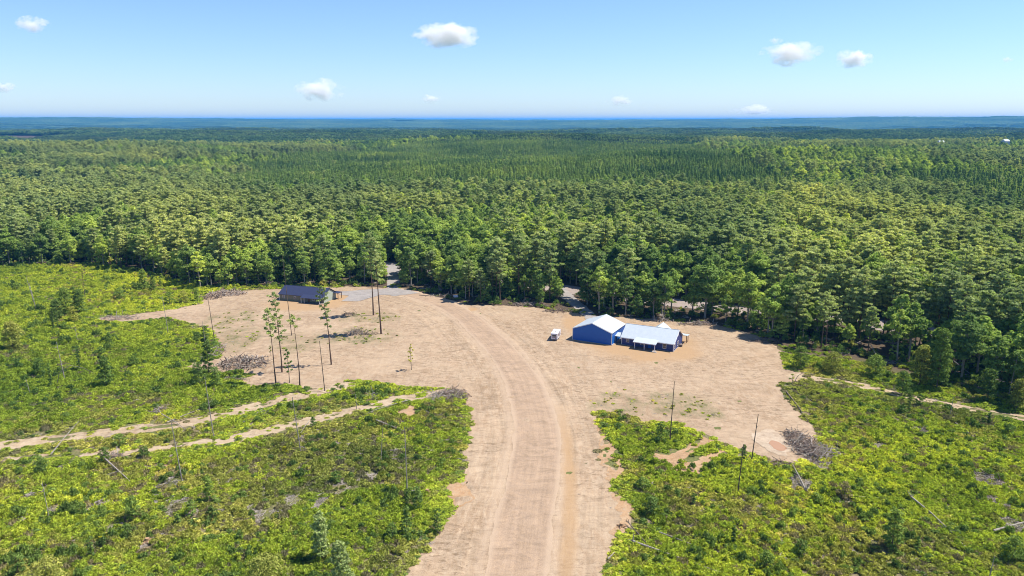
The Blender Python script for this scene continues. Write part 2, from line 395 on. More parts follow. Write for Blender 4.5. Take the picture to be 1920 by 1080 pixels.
def sheet(name, sdf, box, res, z, mat_, n1=1.2, n2=.5, seed=0, attrs=None, relief=0.):
    """a ground sheet: grid cells where sdf>0, outline made ragged with noise and snapped to the contour"""
    x0, x1, y0, y1 = box
    xs = np.arange(x0, x1, res); ys = np.arange(y0, y1, res); X, Y = np.meshgrid(xs, ys)
    S = sdf(X, Y) + n1 * fbm(X / 7, Y / 7, seed, 3) + n2 * fbm(X / 1.7, Y / 1.7, seed + 5, 2)
    gy_, gx_ = np.gradient(S, res); g2 = gx_ ** 2 + gy_ ** 2 + .05
    keep = (S[:-1, :-1] > 0) | (S[1:, :-1] > 0) | (S[:-1, 1:] > 0) | (S[1:, 1:] > 0)
    mv = S < 0
    dx = np.where(mv, -S * gx_ / g2, 0); dy = np.where(mv, -S * gy_ / g2, 0)
    k = np.minimum(1, res * 1.2 / (np.hypot(dx, dy) + 1e-9)); X = X + dx * k; Y = Y + dy * k
    Z = np.full(X.shape, z) + (relief * fbm(X / 4, Y / 4, seed + 9, 3) * sstep(S, 0, 2) if relief else 0)
    idx = -np.ones(X.shape, int); use = np.zeros(X.shape, bool)
    use[:-1, :-1] |= keep; use[1:, :-1] |= keep; use[:-1, 1:] |= keep; use[1:, 1:] |= keep
    idx[use] = np.arange(use.sum())
    V = np.stack([X[use], Y[use], Z[use]], -1)
    F = np.stack([idx[:-1, :-1][keep], idx[:-1, 1:][keep], idx[1:, 1:][keep], idx[1:, :-1][keep]], -1)
    me = bpy.data.meshes.new(name); me.from_pydata(V.tolist(), [], F.tolist()); me.materials.append(mat_)
    me.polygons.foreach_set('use_smooth', [True] * len(F))
    for an, fn in (attrs or {}).items():
        at = me.attributes.new(an, 'FLOAT', 'POINT'); at.data.foreach_set('value', fn(V[:, 0], V[:, 1]).astype(np.float32))
    me.update(); o = link(name, me); tag(o, kind='structure'); return o

def blob_(cx, cy, px_r, py_r=None):
    c = G(cx, cy); e = G(cx + px_r, cy); r = abs(e[0] - c[0]); e2 = G(cx, cy - (py_r or px_r)); ry = abs(e2[1] - c[1])
    return lambda x, y: 1 - sstep(np.hypot((x - c[0]) / r, (y - c[1]) / ry), .55, 1.1)
SAND = [blob_(1200, 640, 120, 38), blob_(1085, 605, 35, 22), blob_(1240, 662, 90, 16), blob_(575, 570, 90, 14), blob_(625, 560, 45, 16), blob_(885, 580, 12, 4)]
WEED = [blob_(1180, 742, 60, 16), blob_(1270, 760, 80, 30), blob_(1330, 775, 30, 18), blob_(1150, 765, 60, 20), blob_(690, 595, 70, 12), blob_(670, 630, 90, 18), blob_(560, 640, 60, 22), blob_(420, 605, 60, 28), blob_(440, 640, 50, 30)]
def ditchf(x, y):
    d = line_d(DITCH, x, y) + .7 * fbm(x / 5, y / 5, 79, 3); k = np.interp(np.asarray(y, float), [80, 110, 150, 172, 185], [.5, .8, 1, .6, 0])
    return k * (1 - sstep(d, .5, 2.0))
sandf = lambda x, y: np.clip(sum(b(x, y) for b in SAND) * (1 + .9 * fbm(x / 6, y / 6, 77, 3)), 0, 1) + ditchf(x, y)
weedf = lambda x, y: np.clip(sum(b(x, y) for b in WEED), 0, 1) * np.clip(.5 + 1.2 * fbm(x / 3.5, y / 3.5, 78, 3), 0, 1)
cb = (CLEAR[:, 0].min() - 4, CLEAR[:, 0].max() + 4, CLEAR[:, 1].min() - 4, CLEAR[:, 1].max() + 4)
clear_sd = lambda x, y: poly_sd(CLEAR, x, y)
road_sd = lambda x, y: line_d(ROAD_C, x, y, ROAD_W)
def road_ll(x, y):
    x = np.asarray(x, float); y = np.asarray(y, float); best = np.full(x.shape, 1e9); lat = np.zeros(x.shape); lon = np.zeros(x.shape); acc = 0.
    for k in range(len(ROAD_C) - 1):
        ax, ay = ROAD_C[k]; ex, ey = ROAD_C[k + 1] - ROAD_C[k]; L_ = math.hypot(ex, ey)
        t = np.clip(((x - ax) * ex + (y - ay) * ey) / (L_ * L_), 0, 1); dd = np.hypot(x - ax - t * ex, y - ay - t * ey)
        sg = np.sign((x - ax) * ey - (y - ay) * ex); u = dd < best
        best = np.where(u, dd, best); lat = np.where(u, dd * sg, lat); lon = np.where(u, acc + t * L_, lon); acc += L_
    return lat, lon
def tw(P, gap=1.5, w=1.0):
    """two wheel ruts either side of the line"""
    return lambda x, y: w - np.abs(line_d(P, x, y) - gap)
def bb(P, m=6): return (P[:, 0].min() - m, P[:, 0].max() + m, P[:, 1].min() - m, P[:, 1].max() + m)
sheet('dirt_clearing', clear_sd, cb, .8, .03, M['dirt'], 1.6, 1.0, 1, {'sand': sandf, 'weeds': weedf, 'lat': lambda x, y: road_ll(x, y)[0], 'lon': lambda x, y: road_ll(x, y)[1],
      'berm': lambda x, y: .8 * np.exp(-((road_sd(x, y) + .9) / .9) ** 2)}, .05)
sheet('dirt_road', road_sd, (ROAD_C[:, 0].min() - 6, ROAD_C[:, 0].max() + 6, ROAD_C[:, 1].min(), ROAD_C[:, 1].max() + 5), .5, .06, M['road'], .9, .35, 2, {'lat': lambda x, y: road_ll(x, y)[0], 'lon': lambda x, y: road_ll(x, y)[1], 'berm': lambda x, y: 1 - sstep(road_sd(x, y), .2, 1.5)})
sheet('rutted_track', tw(TRACK1, 1.3, 1.35), bb(TRACK1), .5, .05, M['ruts'], 2.0, .8, 3)
sheet('rutted_track', tw(TRACK2, 1.1, 1.35), bb(TRACK2), .5, .05, M['ruts'], 1.6, 1.2, 4)
sheet('rutted_track', tw(TRACK3, .7, .55), bb(TRACK3), .5, .05, M['ruts'], 2.6, 1.6, 5)
sheet('rutted_track', tw(TRACK4, 1.25, .75), bb(TRACK4), .5, .05, M['ruts'], 1.2, .9, 6)
sheet('public_road', lambda x, y: 7.0 - line_d(HIWAY, x, y), bb(HIWAY, 10), 1.5, .06, M['hiway'], 1.5, .5, 7)
sheet('gravel_driveway', lambda x, y: 2.9 - line_d(DRIVE1, x, y), bb(DRIVE1), .6, .10, M['gravel'], .7, .4, 8)
sheet('gravel_driveway', lambda x, y: 2.7 - line_d(DRIVE2, x, y), bb(DRIVE2), .6, .10, M['gravel'], .9, .4, 9)
sheet('gravel_pad', lambda x, y: poly_sd(PAD, x, y), bb(PAD), .6, .12, M['gravel'], .8, .4, 10)
for k, P in enumerate(RAW): sheet('bare_soil', (lambda Q: lambda x, y: poly_sd(Q, x, y))(P), bb(P, 3), .45, .06, M['raw'], 2.6, 1.6, 20 + k, relief=.25)
pc = G(1452, 832)
sheet('dried_mud', lambda x, y: 6.2 - np.hypot((x - pc[0]) / .55, (y - pc[1]) / 1.25), (pc[0] - 12, pc[0] + 12, pc[1] - 14, pc[1] + 14), .3, .09, M['mud'], 5., 2.2, 40)
m, n, l, out = nt('muddy puddle water'); finish(n, l, out, (.36, .20, .095), .2, None, spec=.5); M['puddle'] = m
pq = G(1457, 834)
sheet('puddle', lambda x, y: 2.7 - np.hypot((x - pq[0]) / .62, (y - pq[1]) / 1.15), (pq[0] - 5, pq[0] + 5, pq[1] - 5, pq[1] + 5), .2, .115, M['puddle'], 2.4, 1.2, 41)

# ------------------------------------------------------------------ haze
def closed_box(name, x0, x1, y0, y1, z0, z1, mat_):
    return MB().box(x0, x1, y0, y1, z0, z1).build(name, mat_)
m, n, l, out = nt('pale summer haze')
vol = n.new('ShaderNodeVolumePrincipled'); vol.inputs['Color'].default_value = (.07, .42, 1.0, 1)
vol.inputs['Density'].default_value = 5.2e-5; vol.inputs['Anisotropy'].default_value = 0.0
l.new(vol.outputs[0], out.inputs['Volume'])
hz = closed_box('haze', -46000, 46000, -46000, 46000, -110, 150, m); tag(hz, kind='stuff')
hz['label'] = 'pale blue summer haze over the far forest'

# ------------------------------------------------------------------ plants
def limb_tree(mb, h, r0, lean=(0, 0), sides=7, top=.25, bends=5, mi=0):
    pts = []; ox = oy = 0
    for k in range(bends + 1):
        t = k / bends
        ox += rng.normal(0, .006) * h / bends * 3; oy += rng.normal(0, .006) * h / bends * 3
        pts.append(np.array([ox + lean[0] * t * t, oy + lean[1] * t * t, h * t - (.2 if k == 0 else 0)]))
    rad = [r0 * (1.25 if k == 0 else 1) * (1 - (1 - top) * (k / bends)) for k in range(bends + 1)]
    mb.tube(pts, rad, sides, mi); return pts, rad

def along(pts, t):
    u = t * (len(pts) - 1); i = min(int(u), len(pts) - 2); return pts[i] + (pts[i + 1] - pts[i]) * (u - i)

def blob_leaves(mb, c, rad, n, size, flat=.75, tang=.55, mi=0, asp=1.15):
    d = rng.normal(size=(n, 3)); d /= np.linalg.norm(d, axis=1, keepdims=True)
    d[:, 2] = np.where(d[:, 2] < -.35, -d[:, 2] * .6, d[:, 2])
    rr_ = rad * (1 - .45 * rng.random(n) ** 1.6)
    C = np.array(c) + d * rr_[:, None] * np.array([1, 1, flat])
    N = d * np.array([1, 1, 1.2]) + np.array([.1, 0, .35]) + rng.normal(size=(n, 3)) * tang
    mb.quads(C, N, size * (.6 + .8 * rng.random(n)), mi, asp)

def broadleaf(h=20, R_=4.2, base=.33, dens=1.0, leaf=.34, lobes=22, narrow=1.0, bark='bark', lm='leaf_broad'):
    tb, cb_ = MB(), MB()
    pts, rad = limb_tree(tb, h * .9, h * .0115 + .03)
    for k in range(lobes):
        t = base + (1 - base) * ((k + rng.random()) / lobes)
        prof = math.sin(min(1, (t - base) / (1 - base) * .92 + .18) * math.pi) ** .65
        a = k * 2.4 + rng.normal(0, .5); rr_ = R_ * narrow * prof * (.35 + .5 * rng.random())
        c = along(pts, min(t * .98, 1)) + np.array([math.cos(a) * rr_, math.sin(a) * rr_, rng.normal(0, .4)])
        br = R_ * (.26 + .2 * rng.random()) * (.75 + .45 * prof)
        s = along(pts, max(.12, t - .14))
        tb.tube([s, (s + c) / 2 + np.array([0, 0, -.25]), c], [.10 + .05 * (1 - t), .06, .02], 4)
        blob_leaves(cb_, c, br, int(dens * 62 * (br / 1.3) ** 2), leaf)
    for k in range(7):                                       # ragged single twigs of leaves low on the trunk
        t = .12 + .2 * rng.random(); a = rng.random() * 6.28; c = along(pts, t) + np.array([math.cos(a), math.sin(a), .3]) * (1 + rng.random())
        blob_leaves(cb_, c, .6, int(10 * dens), leaf * .9)
    return tb, cb_, [M[bark]], [M[lm]]

def pine(h=22, R_=3.4, base=.45, dens=1., leaf=.30, lean=(0, 0), thin=False, lm='leaf_pine'):
    tb, cb_ = MB(), MB()
    pts, rad = limb_tree(tb, h, h * .007 + .045, lean, top=.15)
    nb = int(26 * (1 - base) / .55)
    for k in range(nb):
        t = base + (1 - base) * (k + rng.random()) / nb
        q = (t - base) / (1 - base)
        L = R_ * (1.0 - .62 * q ** 2.2) * ((.55 + .5 * rng.random()) if not thin else rng.uniform(.3, 1.1)) * (.55 if q < .12 else 1)
        a = k * 2.4 + rng.normal(0, .4); s = along(pts, min(t, .99))
        e = s + np.array([math.cos(a) * L, math.sin(a) * L, L * (.12 + .3 * q)])
        tb.tube([s, (s + e) / 2 + np.array([0, 0, -.08 * L]), e], [.07, .045, .015], 3)
        for j in range(2 if not thin else 3):
            c = s + (e - s) * (.95 - .42 * j) if not thin else s + (e - s) * rng.uniform(.45, 1.05) + rng.normal(0, .16, 3)
            if thin: blob_leaves(cb_, c, rng.uniform(.25, .5), int(15 * dens), leaf * .8, .7, 1.2, 0, 1.9); continue
            blob_leaves(cb_, c, (.62 + .32 * rng.random()) * (1.05 if not thin else .8), int(34 * dens), leaf, .5, .8, 0, 1.5)
    c = pts[-1]; blob_leaves(cb_, c, .7, int(40 * dens), leaf, 1.3, .8, 0, 1.5)
    for k in range(6):
        t = base * (.45 + .5 * rng.random()); a = rng.random() * 6.28; s = along(pts, t); L = .5 + rng.random()
        tb.tube([s, s + np.array([math.cos(a) * L, math.sin(a) * L, .1])], [.04, .015], 3)
    return tb, cb_, [M['bark_pine']], [M[lm]]

def conifer(h=14, R_=2.0, dens=1., leaf=.3):
    tb, cb_ = MB(), MB()
    pts, rad = limb_tree(tb, h * .96, .14, top=.2)
    nb = 26
    for k in range(nb):
        t = .2 + .8 * (k + .5) / nb; q = (t - .2) / .8
        L = R_ * (1 - q) ** .8 * (.7 + .4 * rng.random()) + .12
        a = k * 2.4; s = along(pts, min(t, .99)); c = s + np.array([math.cos(a) * L * .62, math.sin(a) * L * .62, 0])
        blob_leaves(cb_, c, .38 + L * .34, int(30 * dens), leaf, .8, .6, 0, 1.4)
    blob_leaves(cb_, pts[-1], .35, 12, leaf, 2.2, .5, 0, 1.5)
    return tb, cb_, [M['bark_pine']], [M['leaf_con']]

def meshes(spec, nt_, nc):
    tb, cb_, bm_, lm_ = spec
    return tb.mesh(nt_, bm_), cb_.mesh(nc, lm_)
def joined(spec, name):
    tb, cb_, bm_, lm_ = spec; j = MB(); j.add(tb.v, tb.f, 0); j.v += cb_.v; j.f += [tuple(i + j.n for i in f) for f in cb_.f]; j.m += [1] * len(cb_.f); j.n += cb_.n
    return bpy.data.objects.new(name, j.mesh(name, bm_ + lm_))

BROAD = [broadleaf(19, 3.9, .42, 1.2, lobes=26, bark='bark_pale'), broadleaf(22, 4.6, .40, 1.2, lobes=30, bark='bark_pale'), broadleaf(16, 3.4, .30, 1.2, lobes=22, bark='bark_pale'), broadleaf(20, 3.2, .48, 1., lobes=22, bark='bark_pale'), broadleaf(13, 3.4, .2, 1.2, lobes=22)]
PINE = [pine(21, 3.9, .44, 1.5), pine(23, 4.3, .52, 1.5), pine(18, 3.7, .36, 1.5)]
CONI = [conifer(14, 2.3, 1.3), conifer(12.5, 2.1, 1.3)]
BR_H = [19, 22, 16, 20, 14]; PI_H = [22, 24, 19]

def collection(name, objs):
    c = bpy.data.collections.new(name)
    for o in objs: c.objects.link(o)
    return c

def scatter(name, pts, rot, scl, idx, coll, label):
    me = bpy.data.meshes.new(name); me.vertices.add(len(pts)); me.vertices.foreach_set('co', np.asarray(pts, np.float32).ravel())
    a = me.attributes.new('rot', 'FLOAT_VECTOR', 'POINT'); a.data.foreach_set('vector', np.asarray(rot, np.float32).ravel())
    a = me.attributes.new('scl', 'FLOAT_VECTOR', 'POINT'); a.data.foreach_set('vector', np.asarray(scl, np.float32).ravel())
    a = me.attributes.new('idx', 'INT', 'POINT'); a.data.foreach_set('value', np.asarray(idx, np.int32))
    me.update(); o = link(name, me)
    g = bpy.data.node_groups.new(name + ' scatter', 'GeometryNodeTree')
    g.interface.new_socket('Geometry', in_out='INPUT', socket_type='NodeSocketGeometry')
    g.interface.new_socket('Geometry', in_out='OUTPUT', socket_type='NodeSocketGeometry')
    N, L = g.nodes, g.links
    gi, go = N.new('NodeGroupInput'), N.new('NodeGroupOutput'); m2p = N.new('GeometryNodeMeshToPoints')
    iop = N.new('GeometryNodeInstanceOnPoints'); ci = N.new('GeometryNodeCollectionInfo')
    ci.inputs['Collection'].default_value = coll; ci.inputs['Separate Children'].default_value = True; ci.inputs['Reset Children'].default_value = True
    iop.inputs['Pick Instance'].default_value = True
    def at(nm, ty):
        q = N.new('GeometryNodeInputNamedAttribute'); q.data_type = ty; q.inputs['Name'].default_value = nm; return q.outputs['Attribute']
    L.new(gi.outputs[0], m2p.inputs['Mesh']); L.new(m2p.outputs[0], iop.inputs['Points']); L.new(ci.outputs[0], iop.inputs['Instance'])
    L.new(at('idx', 'INT'), iop.inputs['Instance Index']); L.new(at('scl', 'FLOAT_VECTOR'), iop.inputs['Scale'])
    e2r = N.new('FunctionNodeEulerToRotation'); L.new(at('rot', 'FLOAT_VECTOR'), e2r.inputs[0]); L.new(e2r.outputs[0], iop.inputs['Rotation'])
    L.new(iop.outputs[0], go.inputs[0])
    md = o.modifiers.new('scatter', 'NODES'); md.node_group = g
    tag(o, kind='stuff'); o['label'] = label
    return o

def jgrid(x0, x1, y0, y1, s, seed, jit=.8):
    r = np.random.default_rng(seed); X, Y = np.meshgrid(np.arange(x0, x1, s, dtype=float), np.arange(y0, y1, s, dtype=float))
    X[1::2] += s / 2; X = X + (r.random(X.shape) - .5) * s * jit; Y = Y + (r.random(X.shape) - .5) * s * jit
    return X.ravel(), Y.ravel()
def in_view(x, y, m=30): return (np.abs(x) < .70 * y + m) & (y > 80)
PLANT = [GP([(300, 345, 14), (480, 304, 14), (560, 284, 14), (960, 266, 14), (1280, 268, 14), (1330, 290, 14), (1400, 285, 14), (1450, 330, 14), (1430, 365, 14), (1270, 372, 14), (1220, 340, 14), (1130, 345, 14), (1130, 372, 14), (1000, 362, 14), (880, 352, 14), (700, 347, 14), (450, 348, 14)]),
         GP([(1560, 378, 14), (1700, 345, 14), (1960, 338, 14), (1960, 402, 14), (1700, 412, 14), (1600, 395, 14)])]
def plant_sd(x, y): return np.maximum(poly_sd(PLANT[0], x, y), poly_sd(PLANT[1], x, y)) + 90 * fbm(x / 110, y / 110, 88, 4) + 10

# ---- trees one by one along the clearing, then the woodland behind
tx, ty = jgrid(-330, 330, 120, 620, 5.1, 5, 1.0)
sdf_ = poly_sd(FOREST, tx, ty) + 2.5 * fbm(tx / 12, ty / 12, 9, 2)
ok = (sdf_ > .8) & forest_free(tx, ty) & in_view(tx, ty, 8) & ((sdf_ > 34) | (np.random.default_rng(3).random(len(tx)) > np.where(tx > -30, .26, .12)))
tx, ty, sdf_ = tx[ok], ty[ok], sdf_[ok]
order = np.argsort(sdf_); NIND = 300
near = order[:NIND]; rest = order[NIND:]

def tree_kind(x, y, s):
    """pine or broadleaf"""
    f = fbm(x / 60, y / 60, 17, 2) + rng.normal(0, .22)
    return 'pine' if f > np.interp(s, [0, 25, 60, 200], [.42, .25, .0, -.12]) else 'broad'
SEG = [(-1e9, 120, 'at photo left edge'), (120, 260, 'behind upper left field'), (260, 385, 'left of brush windrow'), (385, 520, 'behind brush windrow'),
       (520, 640, 'behind navy roofed house'), (640, 728, 'behind gravel pad'), (728, 830, 'right of straight driveway'), (830, 960, 'behind white tank'),
       (960, 1075, 'left of shaded driveway'), (1075, 1180, 'behind blue barn'), (1180, 1300, 'behind blue house'), (1300, 1400, 'right of blue house'),
       (1400, 1480, 'at clearing right corner'), (1480, 1600, 'above right track start'), (1600, 1740, 'above right track middle'), (1740, 1e9, 'at photo right edge')]
ORD = ['first', 'second', 'third', 'fourth', 'fifth', 'sixth', 'seventh', 'eighth', 'ninth', 'tenth', 'eleventh', 'twelfth', 'thirteenth', 'fourteenth', 'fifteenth', 'sixteenth', 'seventeenth', 'eighteenth', 'nineteenth', 'twentieth', 'twenty-first', 'twenty-second', 'twenty-third', 'twenty-fourth', 'twenty-fifth']
rec = []
for i in near:
    x, y, s = tx[i], ty[i], sdf_[i]; k = tree_kind(x, y, s)
    v = int(rng.integers(0, 3)) if k == 'pine' else int(rng.choice([0, 1, 2, 3, 4], p=[.27, .24, .2, .12, .17]))
    if s < 4 and k == 'broad' and rng.random() < .35: v = 4 if rng.random() < .5 else 3
    rec.append(dict(x=x, y=y, s=s, k=k, v=v, px=proj(x, y, 0)[0]))
pm = {('broad', i): meshes(b, 'trunk', 'crown') for i, b in enumerate(BROAD)}
pm.update({('pine', i): meshes(b, 'trunk', 'crown') for i, b in enumerate(PINE)})
cells = {}
for q in rec:
    sg = next(t for a, b, t in SEG if a <= q['px'] < b)
    row = 'front row' if q['s'] < 6 else ('second row' if q['s'] < 12 else 'back row')
    cells.setdefault((sg, row, q['k']), []).append(q)
for (sg, row, k), L in cells.items():
    L.sort(key=lambda q: q['px'])
    for j, q in enumerate(L):
        kind_w = {'broad': ['leafy broadleaf', 'tall broadleaf', 'pale barked broadleaf', 'slender pale broadleaf', 'low bushy broadleaf'][q['v']], 'pine': 'tall pine'}[k]
        pos = ORD[j] if len(L) > 1 else 'only'
        nm = {'broad': 'broadleaf_tree', 'pine': 'pine_tree'}[k]
        lab = f"{kind_w}, {pos} {'from left' if pos != 'only' else 'one'} in {row} {sg}"
        S = float(rng.uniform(.75, 1.15)) * (1 if q['s'] > 5 else .92) * (.62 if rng.random() < .16 else 1)
        t = thing(nm, lab, 'tree', (q['x'], q['y'], 0), float(rng.random() * 6.28), 'trees along the edge of the clearing', (S * float(rng.uniform(.98, 1.25)),) * 2 + (S,))
        a, b = pm[(k, q['v'])]
        link('trunk', a, t); link('crown', b, t)

protos = [joined(b, 'broadleaf_form') for b in BROAD] + [joined(b, 'pine_form') for b in PINE] + [joined(b, 'young_pine_form') for b in CONI]
for i, o in enumerate(protos): o.name = 'form_%02d' % i
C_TREES = collection('tree forms', protos)
P_, Rr, S_, I_ = [], [], [], []
def put(x, y, i, s, sz=None):
    s, sz = s * ((1.2 if y < 430 else 1.04) if i < 8 else 1.05), sz or s
    P_.append((x, y, 0)); Rr.append((0, 0, rng.random() * 6.28)); S_.append((s, s, sz or s)); I_.append(i)
for i in rest:
    k = tree_kind(tx[i], ty[i], sdf_[i]); put(tx[i], ty[i], int(rng.integers(5, 8)) if k == 'pine' else int(rng.integers(0, 5)), rng.uniform(.82, 1.2))
# woodland beyond
x, y = jgrid(-1300, 1300, 250, 1900, 5.6, 8, 1.2)
ok = (poly_sd(FOREST, x, y) > 0) | (y > 620); x, y = x[ok], y[ok]
ok = ~((np.abs(x) < 330) & (y < 620)) & in_view(x, y, 25) & forest_free(x, y) & (plant_sd(x, y) < 0); x, y = x[ok], y[ok]
fk = 1.5 * fbm(x / 150, y / 110, 17, 3) + rng.normal(0, .10, len(x)); d_ = np.hypot(x, y)
isp = fk > np.interp(d_, [300, 450, 700, 1000, 1900], [.3, .02, .08, .12, .15])
for a, b, p in zip(x, y, isp): put(a, b, int(rng.integers(5, 8)) if p else int(rng.integers(0, 5)), *(lambda q: (q * rng.uniform(.9, 1.2), q))(rng.uniform(.72, 1.25) if rng.random() < .8 else rng.uniform(.45, .8)))
x, y = jgrid(-1200, 1400, 400, 1900, 5.0, 9, 1.5)
ok = (plant_sd(x, y) >= 0) & in_view(x, y, 10); x, y = x[ok], y[ok]
for a, b in zip(x, y):
    if rng.random() < .05: put(a, b, int(rng.integers(0, 8)), .72); continue
    put(a, b, int(rng.integers(8, 10)), rng.uniform(.85, 1.2), rng.uniform(.75, 1.35))
ux, uy = jgrid(-620, 620, 250, 900, 7.2, 31, 1.2)
ok = (poly_sd(FOREST, ux, uy) > 12) & in_view(ux, uy, 20) & forest_free(ux, uy) & (plant_sd(ux, uy) < 0)
for a, b in zip(ux[ok], uy[ok]): q = rng.uniform(.45, .8); put(a, b, 4, q * 1.25, q)
P_ = np.array(P_); P_[:, 2] = terrain(P_[:, 0], P_[:, 1]) - .1
scatter('woodland', P_, Rr, S_, I_, C_TREES, 'unbroken mixed pine and broadleaf forest behind the first rows of trees')
print('woodland trees', len(P_))

# ---- far woodland: canopy patches, then a canopy sheet to the horizon
def patch(nc, size, conif):
    mb = MB()
    for k in range(nc):
        a = rng.random() * 6.28; r = size * math.sqrt(rng.random()); hh = rng.uniform(12, 20) if not conif else rng.uniform(12, 15)
        c = np.array([math.cos(a) * r, math.sin(a) * r, hh - 3]); rad = rng.uniform(3, 5.2) if not conif else 2.4
        blob_leaves(mb, c, rad, 46 if not conif else 34, 1.05 if not conif else .8, .8 if not conif else 1.6, .45)
        mb.quads(c[None] - np.array([[0, 0, 4.]]), np.array([[0, 0, 1.]]), [rad * 1.6])
    return mb
pat = []
for k in range(5):
    mb = patch(26 if k < 3 else 55, 17, k >= 3)
    o = bpy.data.objects.new('patch_%02d' % k, mb.mesh('canopy patch', M['far_broad'] if k < 2 else M['far_pine'])); pat.append(o)
C_PAT = collection('canopy patches', pat)
x1, y1 = jgrid(-1700, 1700, 1780, 3200, 24, 12); x2, y2 = jgrid(-5600, 5600, 3200, 8200, 36, 13)
x = np.concatenate([x1, x2]); y = np.concatenate([y1, y2]); ok = in_view(x, y, 40); x, y = x[ok], y[ok]
fk = fbm(x / 500, y / 300, 61, 3); i_ = np.where(fk > .12, rng.integers(3, 5, len(x)), rng.integers(0, 3, len(x)))
gap = fbm(x / 260, y / 160, 66, 2) > .62
x, y, i_ = x[~gap], y[~gap], i_[~gap]; s = rng.uniform(.9, 1.3, len(x)) * np.where(y > 3200, 1.45, 1); sz = rng.uniform(.85, 1.2, len(x))
pts = np.stack([x, y, terrain(x, y) - .5], 1)
scatter('distant_woodland', pts, np.stack([0 * x, 0 * x, rng.random(len(x)) * 6.28], 1), np.stack([s, s, sz], 1), i_, C_PAT, 'hazy distant forest canopy rolling away to the horizon')
print('patches', len(x))
m, n, l, out = nt('far canopy green')
a = noise(n, l, .0012, detail=4); b = noise(n, l, .05, detail=5, rough=.75, stretch=(1, .5, 1))
c = ramp(n, l, a, [(.35, (.04, .072, .034)), (.5, (.06, .098, .04)), (.65, (.09, .13, .046))])
c = mix(n, l, 1., c, ramp(n, l, b, [(.35, .45), (.65, 1.6)]), 'MULTIPLY')
finish(n, l, out, c, .97, b, 1.0, 12, .0); M['canopy'] = m
can, cx_, cy_ = polar_sheet('far_forest_canopy', np.geomspace(7600, 42500, 190), np.radians(np.linspace(-44, 44, 560)), lambda x, y: terrain(x, y) + 14 + 9 * fbm(x / 60, y / 60, 90, 2) + 8 * fbm(x / 400, y / 300, 91, 2), M['canopy'])
tag(can, kind='stuff'); can['label'] = 'blue hazed forest ridge along the horizon'

# ------------------------------------------------------------------ brush (ground cover nobody could count)
def brush(kind):
    mb = MB()
    if kind == 'fern':
        for k in range(13):
            a = k * 1.1 + rng.random(); r = rng.uniform(.05, .85); c = np.array([math.cos(a) * r, math.sin(a) * r, .10 + .22 * rng.random()])
            blob_leaves(mb, c, .26, 13, .12, .9, 1.1, 0, 1.9)
    elif kind == 'bush':
        for k in range(11):
            a = k * 1.3 + rng.random(); r = rng.uniform(0, .7); c = np.array([math.cos(a) * r, math.sin(a) * r, .2 + .65 * rng.random() * (1 - r)])
            blob_leaves(mb, c, .27, 15, .12, .9, 1.0, 0, 1.5)
    elif kind == 'grass':
        n_ = 110; a = rng.random(n_) * 6.28; r = .75 * np.sqrt(rng.random(n_)); C = np.stack([np.cos(a) * r, np.sin(a) * r, .15 + .2 * rng.random(n_)], 1)
        N = np.stack([np.cos(a), np.sin(a), .35 + 0 * a], 1) + rng.normal(size=(n_, 3)) * .6; mb.quads(C, N, np.full(n_, .2), 0, 1.7, .5)
    elif kind == 'slash':
        for k in range(16):
            a = rng.random() * 3.14; L = rng.uniform(.4, 1.6); c = rng.normal(0, .4, 3); c[2] = rng.uniform(.04, .22); d = np.array([math.cos(a) * L / 2, math.sin(a) * L / 2, rng.normal(0, .06)])
            mb.tube([c - d, c + d], [.035, .02], 3)
    return mb
kinds = [('bush', 'leaf_brush'), ('bush', 'leaf_olive'), ('fern', 'leaf_brush'), ('fern', 'leaf_brush'), ('fern', 'leaf_olive'), ('grass', 'leaf_brush'), ('grass', 'leaf_olive'), ('bush', 'leaf_dark'), ('slash', 'dead_wood'), ('grass', 'leaf_tan')]
bo = []
for i, (k, mm) in enumerate(kinds): bo.append(bpy.data.objects.new('brush_%02d' % i, brush(k).mesh('brush', M[mm])))
C_BR = collection('brush forms', bo)
TRK = [(TRACK1, 3.0), (TRACK2, 2.6), (TRACK3, 1.4), (TRACK4, 2.3)]
def field_ok(x, y):
    c = poly_sd(CLEAR, x, y) + 1.6 * fbm(x / 7, y / 7, 1, 3) + 1.0 * fbm(x / 1.7, y / 1.7, 6, 2)
    fs = poly_sd(FOREST, x, y); rear = (y > 205) & (x > -75) & (x < 118)
    ok = (c < .25) & (fs < 2.5) & ~(rear & (fs > -9) & (rng.random(len(x)) > .12))
    r = rng.random(len(x))
    for P, w in TRK:
        d = line_d(P, x, y) + 1.0 * fbm(x / 3, y / 3, 55, 2); ok &= (d > w) | (r < .10)
    for P in RAW: ok &= (poly_sd(P, x, y) + 1.3 * fbm(x / 3, y / 3, 33, 3) < .2) | (r < .08)
    for cx, cy, rr_ in SLASHSPOTS: ok &= (np.hypot(x - cx, (y - cy) * .7) > rr_ * (1 + .5 * fbm(x / 2, y / 2, 44, 2))) | (r < .5)
    return ok
SLASHSPOTS = [(*G(a, b)[:2], r * .68) for a, b, r in [(320, 908, 3.0), (180, 950, 2.2), (550, 940, 2.6), (600, 945, 2), (495, 968, 3.2), (335, 950, 3), (640, 915, 3), (360, 968, 2), (210, 990, 2.2), (60, 930, 1.8), (40, 975, 1.5), (695, 890, 1.6), (740, 850, 2.4),
                                                 (1850, 900, 3.2), (1870, 940, 2.5), (1735, 810, 2), (1590, 940, 2), (1540, 870, 3), (1500, 905, 3), (1660, 790, 1.3), (430, 905, 1.2), (100, 955, 1.5), (275, 1015, 1.6), (1655, 840, 2), (560, 885, 1.2), (1900, 985, 3)]]
x, y = jgrid(-270, 270, 84, 420, .8, 20, 1.2)
ok = in_view(x, y, 12); x, y = x[ok], y[ok]
